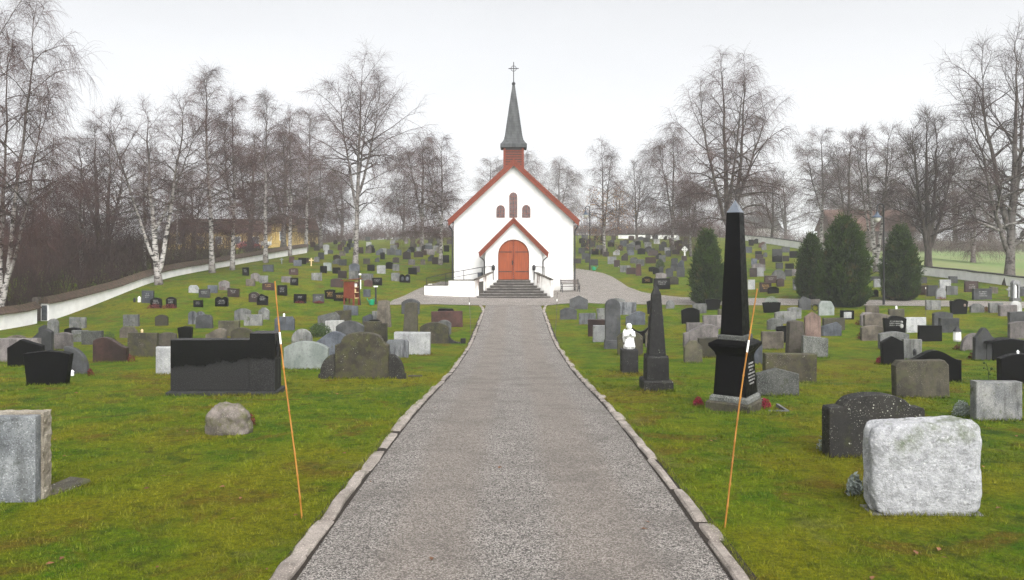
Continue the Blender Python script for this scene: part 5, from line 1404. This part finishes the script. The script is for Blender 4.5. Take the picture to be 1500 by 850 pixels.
# further rows up to the end of the churchyard
occ = [(f[2]+f[3])/2 for f in FAR]
for zone, x0, x1, ya, yb, n in (('A',455,548,354,371,20),('B',552,662,352,374,28),('C',846,1010,352,372,48),('D',1096,1128,357,370,6)):
    rows = np.linspace(ya, yb, 5); done = 0; used = []
    while done < n:
        yv = rr.choice(list(rows)) + rr.uniform(-.7,.7); x = rr.uniform(x0, x1)
        if any(abs(x-u)<9 and abs(yv-v)<2.5 for u, v in used):
            if rr.random() < .97: continue
        used.append((x, yv)); X, d, z = at(x, yv); w = rr.uniform(.6,1.0)*F/d; h = rr.uniform(.55,.85)*F/d
        far(zone, rr.choice(['dark','dark','grey','grey','pale','brown']), x-w/2, x+w/2, yv-h, yv); done += 1
FEET += [(-5.55,8.9,1.15,.28), (-4.85,9.3,.35,.5), (-5.15,14.4,.7,.5), (at(1350,750)[0],at(1350,750)[1],1.16,.34), (at(332,578)[0],at(332,578)[1]+.05,2.5,.76), (at(531,555)[0],at(531,555)[1],1.75,.26),
 (at(640,503)[0]+.2,at(640,503)[1],1.9,.24), (at(1077,600)[0],at(1077,600)[1],1.15,1.1), (at(961,572)[0],at(961,572)[1],.7,.7), (at(921,547)[0],at(921,547)[1],.48,.48), (at(441,760)[0],at(441,760)[1],.05,.05), (at(1060,775)[0],at(1060,775)[1],.05,.05)]
blades()

# ------------------------------------------------------------------ trees
def branch(O, D, L, K, grav, wob, rng):
    """N branches of K points from origins O along D, bending down by grav (or up when negative)"""
    N = len(O); P = np.empty((N, K, 3)); P[:,0] = O; d = D / (np.linalg.norm(D, axis=1, keepdims=True)+1e-9)
    st = (L/(K-1))[:,None]
    for k in range(1, K):
        d = d + rng.normal(size=(N,3))*wob; d[:,2] -= grav
        d /= np.linalg.norm(d, axis=1, keepdims=True)+1e-9
        P[:,k] = P[:,k-1] + d*st
    return P
def children(P, n, t0, t1, ang, rng, up=0., jit=.35, pw=1.):
    """n side shoots per branch: origins, directions and the position along the parent"""
    N, K, _ = P.shape
    t = t0 + (t1-t0)*((np.arange(n)[None,:] + rng.random((N,n)))/n)**pw
    f = t*(K-1); i = np.clip(f.astype(int), 0, K-2); w = (f-i)[...,None]
    r = np.arange(N)[:,None]
    O = P[r,i]*(1-w) + P[r,i+1]*w; T = P[r,i+1]-P[r,i]; T /= np.linalg.norm(T, axis=2, keepdims=True)+1e-9
    rv = rng.normal(size=T.shape); rv -= (rv*T).sum(2, keepdims=True)*T; rv /= np.linalg.norm(rv, axis=2, keepdims=True)+1e-9
    a = (ang + rng.normal(size=t.shape)*jit*ang)[...,None]
    D = T*np.cos(a) + rv*np.sin(a); D[...,2] += up
    return O.reshape(-1,3), D.reshape(-1,3), t.reshape(-1)
def taper(N, K, r0, r1):
    t = np.linspace(0, 1, K)[None,:]; return np.broadcast_to(r0, (N,1))*(1-t) + np.broadcast_to(r1, (N,1))*t
def make_tree(name, seed, H, r0, stems, prim, sec, tw, crown, low, grav, weep, twl, twig_r, birch=True, twigmat='twig', up=.25, leafy=0, wf=.72):
    """builds a tree prototype (Empty > trunk, crown); height H, crown half width 'crown', lowest limb at share 'low'"""
    rng = np.random.default_rng(seed); wood = []; white = []; tw_V = []
    K = 18
    S = []
    for k, (ox, lean, az, hh, rr_, h0) in enumerate(stems):
        P = np.empty((1,K,3)); t = np.linspace(0,1,K)
        P[0,:,2] = h0*H + (hh*H-h0*H)*t
        wobx = np.cumsum(rng.normal(size=K))*.012*H*.35; woby = np.cumsum(rng.normal(size=K))*.012*H*.35
        le = lean*H*(t**.75)
        P[0,:,0] = ox + math.cos(az)*le + wobx*t; P[0,:,1] = math.sin(az)*le + woby*t
        rk = rr_*r0
        if h0 > 0:      # a side stem springs from the leader
            f = h0/stems[0][3]*(K-1); i = min(int(f), K-2); at0 = S[0][0,i]*(1-(f-i)) + S[0][0,i+1]*(f-i)
            P[0] += at0 - P[0,0]; rk = min(rk, r0*(1-h0)**.85*.8)
        if h0 == 0: P[0,0,2] = -.4
        rad = np.maximum(.012, rk*(1-t)**.85); 
        if h0 == 0: rad[0] *= 1.5; rad[1] *= 1.0 + .12
        S.append(P); wood.append((P, rad[None,:])); white.append(np.clip((rad-.05)/.07, 0, 1)*np.clip((P[0,:,2]-.35)/.8,.0,1)*np.clip(1.25-P[0,:,2]/(H*.75),.0,1)*{37:.9,41:1.,53:.8,59:.95,11:.5,23:.15,101:.22}.get(seed, wf))
    allP = np.concatenate(S)
    O, D, t = children(allP, prim, low, .985, .95, rng, 0, .15, 1.35)
    # spread limbs evenly round the trunk
    n = len(O); az = np.arange(n)*2.39996 + rng.random(n)*.7
    t2 = np.clip((t-low)/(1-low), 0, 1)
    el = np.interp(t2, [0,.3,.7,1], [.25,.55,.85,1.25]) + rng.normal(size=n)*.12 + up*.3
    D = np.stack([np.cos(az)*np.cos(el), np.sin(az)*np.cos(el), np.sin(el)], 1)
    L = crown*np.interp(t2, [0,.15,.4,.75,1], [.85,1.05,1.08,.78,.34])*(.75+.5*rng.random(n))*1.15
    P1 = branch(O, D, L, 9, grav, .09, rng)
    pr = np.interp(t, [0,1], [.36,.10])*r0*(.6+.5*rng.random(n))
    wood.append((P1, taper(n, 9, pr[:,None], .008))); white.append(None)
    O, D, t = children(P1, sec, .12, 1., .75, rng, .05)
    L2 = np.repeat(L, sec)*(.25+.38*rng.random(len(O)))*(1.15-.6*t)+.2
    P2 = branch(O, D, L2, 6, grav*1.4, .12, rng)
    r2 = np.maximum(.009, np.repeat(pr, sec)*.30)
    fine = [(P2, taper(len(P2), 6, r2[:,None], .006))]
    O, D, t = children(P2, tw, .1, 1., .8, rng, -.05 if weep > .1 else .15)
    L3 = twl*(.45+.9*rng.random(len(O)))
    P3 = branch(O, D, L3, 5, weep, .12, rng)
    fine.append((P3, taper(len(P3), 5, twig_r, twig_r*.55)))
    O, D, t = children(P1, tw, .3, 1., .9, rng, .0)
    P4 = branch(O, D, twl*(.4+.8*rng.random(len(O))), 5, weep, .12, rng); fine.append((P4, taper(len(P4), 5, twig_r, twig_r*.55)))
    V, Q, W = [], [], []; off = 0
    for (P, Rd), wt in zip(wood, white):
        s = 9 if P.shape[1] == K else 5
        v, q = tubes_np(P, Rd, s); V.append(v); Q.append(q+off); off += len(v)
        if wt is not None: W.append(np.repeat(wt, s))
        else: W.append(np.repeat(np.clip((Rd.reshape(-1)-.07)/.06, 0, .5), s))
    root = empty(name, (0,0,0))
    me = mesh_np(name+'_trunk', np.concatenate(V), np.concatenate(Q))
    a = me.attributes.new('bark', 'FLOAT', 'POINT'); a.data.foreach_set('value', np.concatenate(W).astype(np.float32))
    link('trunk', me, M['birch' if birch else 'bark'], root, smooth=True)
    V, Q = [], []; off = 0
    for P, Rd in fine:
        v, q = tubes_np(P, Rd, 3); V.append(v); Q.append(q+off); off += len(v)
    link('crown', mesh_np(name+'_crown', np.concatenate(V), np.concatenate(Q)), M[twigmat], root)
    if leafy:
        n = leafy; src = P3[rng.integers(0, len(P3), n), rng.integers(2, 5, n)]; src = src[src[:,2] < H*.62]; n = len(src)
        D = rng.normal(size=(n,3))*.045; E = rng.normal(size=(n,3))*.035
        V = np.stack([src-D, src-E, src+D, src+E], 1).reshape(-1,3)
        link('leaves', mesh_np(name+'_leaves', V, np.arange(n*4).reshape(n,4)), M['orangeleaf'], root)
    return root
ONE = lambda: [(0,.02,.6,1.,1.,0)]
TP = {}
def tree(key, x, y, ytop, label, d=None, group='bare trees round the churchyard', rz=None, wide=1.0, cat='tree', leaf=None):
    proto, H0 = TP[key]
    if d is None: X, d, z = at(x, y)
    else: X = (x-VX)*d/F; z = gzf(X, d)
    Hn = CAMZ - (ytop-HY)*d/F - z; k = Hn/H0
    rz = random.uniform(0, 6.28) if rz is None else rz
    if proto.get('used'): o = copy_tree(proto, (X, d, z), rz, (k*wide, k*wide, k))
    else: o = proto; o.location = (X, d, z); o.rotation_euler.z = rz; o.scale = (k*wide, k*wide, k); o['used'] = 1
    tag(o, label, cat, group); o.pop('used', None) if o is not proto else None
    return o
#                 name       seed H   r0  stems                                   prim sec tw crown low grav weep twl twig_r
TP['big'] = (make_tree('birch_tree', 11, 20, .30, [(0,.03,.6,1.,1.,0),(0,.10,2.8,.86,.62,.30),(0,.12,5.9,.84,.58,.36),(0,.10,1.2,.80,.5,.42)], 17, 10, 15, 4.5, .26, .05, .15, 1.2, .0052), 20)
TP['twin'] = (make_tree('birch_tree', 23, 19, .36, [(0,.05,2.9,1.,1.,0),(.1,.10,.4,.97,.85,.06),(0,.17,3.5,.84,.6,.22),(0,.20,.1,.78,.55,.25),(0,.12,5.,.9,.5,.3)], 17, 9, 15, 3.7, .22, .08, .32, 1.35, .0052, True, 'twig'), 19)
TP['multi'] = (make_tree('birch_tree', 37, 19, .20, [(-.1,.02,3.1,1.,1.,0),(.15,.11,.15,.86,.8,.05),(.1,.17,.1,.62,.6,.09),(0,.08,1.8,.8,.6,.15)], 17, 10, 15, 2.9, .2, .06, .30, 1.35, .0052), 19)
TP['vee'] = (make_tree('birch_tree', 41, 16, .25, [(0,.06,3.0,.95,1.,0),(.05,.13,.1,1.,.75,.05),(0,.19,3.3,.9,.55,.12),(0,.18,.2,.85,.5,.3)], 15, 9, 13, 2.7, .34, .02, .03, .9, .0052), 16)
TP['slim'] = (make_tree('birch_tree', 53, 17, .23, ONE(), 44, 10, 14, 2.7, .2, .05, .18, 1.0, .0052), 17)
TP['slim2'] = (make_tree('birch_tree', 59, 17, .22, [(0,.03,4.,1.,1.,0),(0,.10,1.,.85,.6,.3)], 26, 10, 13, 2.6, .18, .06, .32, 1.1, .0052), 17)
TP['weep'] = (make_tree('birch_tree', 67, 13, .20, [(0,.02,1.,1.,1.,0),(0,.09,3.6,.86,.6,.25)], 24, 10, 14, 2.6, .14, .10, .45, 1.5, .0056), 13)
TP['leafy'] = (make_tree('birch_tree', 71, 14, .21, [(0,.03,1.,1.,1.,0),(0,.10,2.6,.9,.7,.2)], 24, 9, 13, 2.6, .12, .07, .25, 1.0, .0052, leafy=2600), 14)
TP['fan'] = (make_tree('bare_tree', 83, 15, .33, [(0,.02,1.,1.,1.,0),(0,.10,2.9,.93,.7,.16),(0,.11,.2,.95,.7,.17),(0,.16,3.5,.8,.55,.14),(0,.17,6.1,.8,.55,.15)], 15, 10, 13, 2.7, .18, -.015, -.05, .9, .0056, False, 'twig_dark', .5), 15)
TP['bare'] = (make_tree('bare_tree', 97, 15, .26, [(0,.03,2.,1.,1.,0),(0,.12,5.,.85,.6,.25)], 24, 9, 12, 3.2, .16, .0, .0, .9, .0056, False, 'twig_dark'), 15)
TP['oak'] = (make_tree('bare_tree', 101, 17, .40, [(0,.06,.4,1.,1.,0),(0,.16,2.7,.95,.75,.22),(0,.22,3.4,.72,.5,.12),(0,.16,.6,.9,.6,.28),(0,.25,6.,.62,.5,.16)], 15, 10, 13, 4.2, .18, .03, .10, 1.2, .0056, True, 'twig_dark'), 17)

tree('multi', 4, 480, -75, 'huge multi-stemmed weeping birch at the left photo edge', rz=0, wide=.8)
tree('vee', 233, 417, 148, 'white birch forking into a wide vee in front of the tiled wall', rz=0, wide=1.15)
tree('slim', 311, 400, 112, 'tall birch with ivy-dark foot by the wall, right of the forked birch', wide=1.0)
tree('slim2', 340, 396, 140, 'straight white-trunked birch by the wall where the red car shows', wide=.95)
tree('slim', 389, 385, 145, 'brown-barked birch by the wall left of the white pickup')
tree('slim2', 424, 375, 160, 'birch with flared foot by the wall right of the white pickup')
tree('slim', 448, 369, 168, 'birch standing at the very end of the tiled wall')
tree('big', 520, 397, 93, 'great round-crowned birch alone among the graves left of the church', rz=.2, wide=.88)
tree('slim2', 645, 388, 200, 'thin white-stemmed birch just left of the church', wide=1.15)
tree('weep', 618, 362, 205, 'dark weeping birch behind the graves left of the church', d=104, wide=1.3)
tree('leafy', 886, 375, 215, 'birch with last orange leaves right of the church')
tree('bare', 933, 354, 240, 'bare spreading tree in the mist right of the orange-leaved birch', d=122, wide=1.0)
tree('weep', 985, 362, 192, 'dark weeping birch left of the pointed evergreen', d=98, wide=1.05)
tree('twin', 1072, 408, 92, 'great twin-trunked weeping birch behind the black obelisk', d=71, rz=0, wide=.92)
tree('weep', 1012, 372, 260, 'low weeping birch with brown twigs behind the pointed evergreen', d=92, wide=1.1)
tree('slim2', 1202, 372, 190, 'pale thin-stemmed birch behind the rounded evergreens', d=104, wide=1.25)
tree('bare', 1240, 372, 200, 'bare tree behind the biggest evergreen', d=100)
tree('vee', 1284, 398, 188, 'bare birch with a thick foot right of the biggest evergreen', d=75, rz=.3, wide=1.1)
tree('fan', 1360, 403, 170, 'upswept fan-shaped bare tree with birch-white foot by the right wall', rz=.2, wide=1.05)
tree('weep', 1320, 385, 270, 'red-brown weeping tree behind the fan-shaped bare tree', d=96, wide=1.7)
tree('weep', 1425, 390, 265, 'red-brown weeping tree between the fan-shaped tree and the thick right tree', d=92, wide=1.7)
tree('oak', 1478, 418, 72, 'thick old birch leaning at the right edge of the churchyard', rz=0, wide=.84)
tree('bare', 1130, 368, 250, 'brown bushy bare tree left of the right wall end', d=112, wide=1.25)
# beyond the left wall
for i, (x, d, yt, key, wide, lab) in enumerate([
 (212, 70, 215, 'slim2', 1.0, 'thin white birch outside the wall, just left of the forked birch'), (258, 78, 240, 'slim', 1.0, 'thin white birch outside the wall, right of the forked birch'),
 (160, 66, 205, 'bare', 1.3, 'dark bare tree outside the wall above its nearest end'), (120, 60, 250, 'weep', 1.3, 'dark weeping tree in the thicket beside the huge left birch'),
 (70, 58, 260, 'bare', 1.2, 'bare tree in the thicket right behind the huge left birch'), 
 (285, 92, 255, 'bare', 1.2, 'dark trunked tree before the yellow building, left one of a close pair'), (268, 90, 260, 'bare', 1.1, 'dark trunked tree before the yellow building, right one of a close pair'),
 (365, 112, 200, 'bare', 1.4, 'bare tree rising over the red car'),
 (415, 118, 205, 'weep', 1.6, 'brown weeping tree hanging over the white pickup'), 
 (20, 66, 240, 'bare', 1.4, 'bare tree at the left photo edge beyond the wall'), (140, 88, 190, 'bare', 1.4, 'tall grey bare tree at the back of the left thicket'),
 (470, 112, 235, 'weep', 1.3, 'brown weeping tree beyond the wall end, left of the great round birch')]):
    tree(key, x, 0, yt, lab, d=d, wide=wide, group='bare trees beyond the left wall')
far_lab = 'grey bare tree fading into the mist beyond the churchyard'
for x, d0, yt, key, wide in [(590,150,255,'bare',1.3),(720,140,232,'slim2',1.6),(765,150,228,'weep',1.6),(820,150,238,'weep',1.2),
 (905,165,268,'bare',1.5),(500,170,250,'bare',1.6),(1150,160,255,'bare',1.4),(1240,160,235,'weep',1.5),(1300,150,215,'slim2',1.5),
 (1400,160,225,'bare',1.6),(1450,180,235,'bare',1.6),(790,200,270,'bare',1.7),(1000,200,270,'bare',1.8),(1100,190,262,'weep',1.7)]:
    tree(key, x, 0, yt, far_lab, d=150+(d0-130)*1.7, wide=wide, group='trees fading into the mist')

# brown thicket outside the left wall: one tangle of stems
def thicket():
    rng = np.random.default_rng(5); V, Q = [], []; off = 0
    n = 2100
    d = 36 + 56*rng.random(n)**1.1; X = -27.6 - (rng.random(n)**1.3)*(4 + d*.28)
    z = gz(X, d)
    Hh = (1.2 + 4.6*rng.random(n))*np.clip((-X-27)/3.5, .3, 1)
    O = np.stack([X, d, z-.1], 1); D = np.stack([rng.normal(size=n)*.25, rng.normal(size=n)*.25, np.ones(n)], 1)
    P = branch(O, D, Hh, 7, .0, .10, rng)
    v, q = tubes_np(P, taper(n, 7, .022, .008), 3); V.append(v); Q.append(q+off); off += len(v)
    O, D, t = children(P, 7, .15, 1., .7, rng, .1); P2 = branch(O, D, (.5+.9*rng.random(len(O)))*np.repeat(Hh,7)*.3, 5, .02, .15, rng)
    v, q = tubes_np(P2, taper(len(P2), 5, .011, .006), 3); V.append(v); Q.append(q+off); off += len(v)
    O, D, t = children(P2, 3, .2, 1., .7, rng, .05); P3 = branch(O, D, .3+.5*rng.random(len(O)), 4, .03, .15, rng)
    v, q = tubes_np(P3, taper(len(P3), 4, .009, .006), 3); V.append(v); Q.append(q+off); off += len(v)
    tag(link('undergrowth', mesh_np('undergrowth', np.concatenate(V), np.concatenate(Q)), M['twig_dark']), 'dark tangle of bare brown shrubs outside the left wall', 'undergrowth', kind='stuff')
thicket()
def hedge(x0, x1, d0, d1, n, hmin, hmax, label, seed):
    rng = np.random.default_rng(seed); V, Q = [], []; off = 0
    X = x0 + (x1-x0)*rng.random(n); d = d0 + (d1-d0)*rng.random(n); z = gz(X, d)
    O = np.stack([X, d, z], 1); D = np.stack([rng.normal(size=n)*.3, rng.normal(size=n)*.3, np.ones(n)], 1); Hh = hmin+(hmax-hmin)*rng.random(n)**2
    P = branch(O, D, Hh, 6, 0, .1, rng); v, q = tubes_np(P, taper(n, 6, .04, .015), 3); V.append(v); Q.append(q+off); off += len(v)
    O, D, t = children(P, 9, .05, 1, .7, rng); P2 = branch(O, D, .6+1.2*rng.random(len(O)), 5, .02, .15, rng); v, q = tubes_np(P2, taper(len(P2), 5, .022, .012), 3); V.append(v); Q.append(q+off); off += len(v)
    O, D, t = children(P2, 3, .1, 1, .7, rng); P3 = branch(O, D, .3+.6*rng.random(len(O)), 4, .02, .15, rng); v, q = tubes_np(P3, taper(len(P3), 4, .014, .010), 3); V.append(v); Q.append(q+off)
    tag(link('undergrowth', mesh_np('undergrowth', np.concatenate(V), np.concatenate(Q)), M['twig']), label, 'undergrowth', kind='stuff')
hedge(38, 108, 150, 175, 900, 1.5, 4.5, 'misty line of bare shrubs at the far side of the right field', 6)
hedge(-60, 45, 165, 215, 1500, 1.0, 6.0, 'misty far line of bare shrubs behind the church and the last graves', 9)

# ------------------------------------------------------------------ evergreens
def conifer(seed, H, Rw, pointed):
    rng = np.random.default_rng(seed); root = empty('evergreen_tree', (0,0,0))
    prof = (lambda u: np.interp(u, [0,.07,.25,.45,.65,.82,.93,1], [.72,.90,1.,.92,.70,.42,.20,.03])) if pointed else (lambda u: np.interp(u, [0,.08,.28,.5,.68,.83,.94,1], [.76,.92,1.,.95,.78,.50,.24,.04]))
    bm = BM(); n = 18; rings = []
    for j in range(15):
        u = j/14; rr_ = Rw*float(prof(u))*.72
        rings.append([bm.verts.new((rr_*math.cos(2*math.pi*i/n)*(1+.12*mnoise.noise((i*.9,j*.7,seed))), rr_*math.sin(2*math.pi*i/n)*(1+.12*mnoise.noise((i*.9,j*.7,seed+5))), .02+u*H*.97)) for i in range(n)])
    for a, b in zip(rings, rings[1:]):
        for i in range(n): bm.faces.new((a[i], a[(i+1)%n], b[(i+1)%n], b[i]))
    me = bpy.data.meshes.new('crown_core'); bm.to_mesh(me); bm.free()
    a = me.attributes.new('tone', 'FLOAT', 'POINT')
    # upswept sprays
    N = 3600; u = rng.random(N)**1.15; th = rng.random(N)*2*np.pi
    lob = np.array([mnoise.noise((math.cos(t)*1.6, math.sin(t)*1.6, q*4.5+seed)) for t, q in zip(th, u)])
    lob2 = np.array([mnoise.noise((math.cos(t)*4, math.sin(t)*4, q*11+seed)) for t, q in zip(th, u)])
    r = Rw*prof(u)*(.86 + .26*lob + .26*lob2 + .06*rng.normal(size=N))
    O = np.stack([r*np.cos(th)*.86, r*np.sin(th)*.86, .06+u*H*.94], 1)
    out = np.stack([np.cos(th), np.sin(th), np.zeros(N)], 1)
    D = out*(.55+.5*rng.random((N,1))) + np.array([0,0,1.])*(.65+.6*rng.random((N,1))) + rng.normal(size=(N,3))*.22
    P = branch(O, D, .26+.42*rng.random(N)**2.2, 4, -.05, .14, rng)
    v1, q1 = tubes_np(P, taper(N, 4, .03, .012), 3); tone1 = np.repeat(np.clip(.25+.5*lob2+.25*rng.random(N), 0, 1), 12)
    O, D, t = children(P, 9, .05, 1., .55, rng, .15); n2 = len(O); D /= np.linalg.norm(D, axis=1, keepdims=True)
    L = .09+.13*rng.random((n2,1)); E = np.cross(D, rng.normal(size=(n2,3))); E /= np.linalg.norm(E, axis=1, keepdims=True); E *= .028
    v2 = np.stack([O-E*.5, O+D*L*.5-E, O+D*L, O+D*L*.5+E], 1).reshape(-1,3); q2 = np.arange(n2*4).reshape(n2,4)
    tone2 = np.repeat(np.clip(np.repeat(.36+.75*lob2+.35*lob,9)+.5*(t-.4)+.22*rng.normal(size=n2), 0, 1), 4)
    me2 = mesh_np('evergreen_crown', np.concatenate([v1,v2]), np.concatenate([q1,q2+len(v1)]))
    a2 = me2.attributes.new('tone', 'FLOAT', 'POINT'); a2.data.foreach_set('value', np.concatenate([tone1,tone2]).astype(np.float32))
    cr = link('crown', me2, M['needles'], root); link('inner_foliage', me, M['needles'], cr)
    bm = BM(); tube(bm, [(0,0,-.2),(0,0,H*.8)], [.16,.05], 8); obj('trunk', bm, M['bark'], root)
    return root
EP = {'p': (conifer(3, 5.2, 1.40, True), 5.2, 1.40), 'r': (conifer(8, 5.6, 1.55, False), 5.6, 1.55)}
usedp = set()
def evergreen(key, x, y, ytop, wpx, label, rz):
    proto, H0, R0 = EP[key]; X, d, z = at(x, y); H = (y-ytop)*d/F; w = wpx*d/F/2
    sc = (w/R0/1.08, w/R0/1.08, H/H0/1.03)
    if key in usedp: o = copy_tree(proto, (X, d, z), rz, sc)
    else: o = proto; usedp.add(key); o.location = (X, d, z); o.rotation_euler.z = rz; o.scale = sc
    tag(o, label, 'evergreen', 'evergreens by the road')
evergreen('p', 1036, 446, 336, 56, 'pointed dark evergreen left of the big black obelisk', .3)
evergreen('r', 1237, 449, 314, 78, 'biggest rounded evergreen beside the lamp post', 1.1)
evergreen('r', 1188, 438, 340, 46, 'narrow evergreen with a rusty brown streak, touching the biggest one', 2.6)
evergreen('p', 1319, 440, 330, 60, 'evergreen standing right of the lamp post', 4.)

# ------------------------------------------------------------------ air, light, camera
sc = bpy.context.scene
bm = BM(); box(bm, -303, 303, -34, 383, -1.4, 27)
hz, nt, b = new_mat('mist'); nt.nodes.remove(b)
pv = nt.nodes.new('ShaderNodeVolumePrincipled'); pv.inputs['Color'].default_value = (1,1,1,1); pv.inputs['Density'].default_value = HAZE; pv.inputs['Anisotropy'].default_value = .3
nt.links.new(pv.outputs[0], nt.nodes['Material Output'].inputs['Volume'])
tag(obj('haze', bm, hz), 'pale morning mist over the churchyard', 'haze', kind='stuff')

w = bpy.data.worlds.new('World'); sc.world = w; w.use_nodes = True
n = w.node_tree.nodes; l = w.node_tree.links
sky = n.new('ShaderNodeTexSky'); sky.sky_type = 'NISHITA'; sky.sun_disc = False
EL, AZ = R(50), R(160)
sky.sun_elevation = EL; sky.sun_rotation = AZ; sky.air_density = 1.; sky.dust_density = 6.; sky.ozone_density = 1.
hs = n.new('ShaderNodeHueSaturation'); hs.inputs['Saturation'].default_value = .10
sep = n.new('ShaderNodeSeparateXYZ'); cmb = n.new('ShaderNodeCombineXYZ'); tc = n.new('ShaderNodeTexCoord'); mx = n.new('ShaderNodeMath')
mx.operation = 'MAXIMUM'; mx.inputs[1].default_value = .45    # under cloud the low sky is as white as the high sky
l.new(tc.outputs['Generated'], sep.inputs[0]); l.new(sep.outputs[0], cmb.inputs[0]); l.new(sep.outputs[1], cmb.inputs[1]); l.new(sep.outputs[2], mx.inputs[0]); l.new(mx.outputs[0], cmb.inputs[2]); l.new(cmb.outputs[0], sky.inputs['Vector'])
l.new(sky.outputs[0], hs.inputs['Color'])
# overcast: the low cloud is brightest towards the horizon
wt = NT(w.node_tree); up = wt.sep(wt.coord('Generated'), 2)
gain = wt.math('MULTIPLY', wt.ramp(up, 0.0, .45, 1.5, 1.0), wt.ramp(wt.noise(wt.scale(wt.coord('Generated'), (1.2, 1.2, 3.5)), 1.6, 5, .6), .3, .7, .975, 1.03))
cb = n.new('ShaderNodeCombineXYZ')
for i in range(3): l.new(gain, cb.inputs[i])
l.new(wt.mix(1., hs.outputs[0], cb.outputs[0], 'MULTIPLY'), n['Background'].inputs['Color'])
n['Background'].inputs['Strength'].default_value = SKY
s = bpy.data.lights.new('sun', 'SUN'); s.energy = SUN; s.angle = R(60); s.color = (1, .97, .93)
so = bpy.data.objects.new('sun', s); C.objects.link(so)
# nishita: rotation 0 has the sun over +Y, turning clockwise seen from above
dv = Vector((math.sin(AZ)*math.cos(EL), math.cos(AZ)*math.cos(EL), math.sin(EL)))
so.rotation_euler = dv.to_track_quat('Z', 'Y').to_euler()

cam = bpy.data.cameras.new('camera'); co = bpy.data.objects.new('camera', cam); C.objects.link(co)
co.location = (0, 0, CAMZ); co.rotation_euler = (R(90), 0, 0)
cam.sensor_width = 36; cam.lens = 28; cam.shift_x = -2/1500; cam.shift_y = -83/1500; cam.clip_end = 2000; cam.clip_start = .1
sc.camera = co
sc.view_settings.view_transform = 'Standard'; sc.view_settings.look = 'None'; sc.view_settings.gamma = 1; sc.view_settings.exposure = EXPO
sc.render.engine = 'CYCLES'
cy = sc.cycles
cy.use_denoising = True; cy.volume_bounces = 10; cy.max_bounces = 12; cy.diffuse_bounces = 3; cy.glossy_bounces = 2; cy.transmission_bounces = 2
cy.sample_clamp_indirect = 8
try: cy.denoiser = 'OPENIMAGEDENOISE'; cy.denoising_input_passes = 'RGB_ALBEDO_NORMAL'; cy.denoising_prefilter = 'NONE'
except Exception: pass
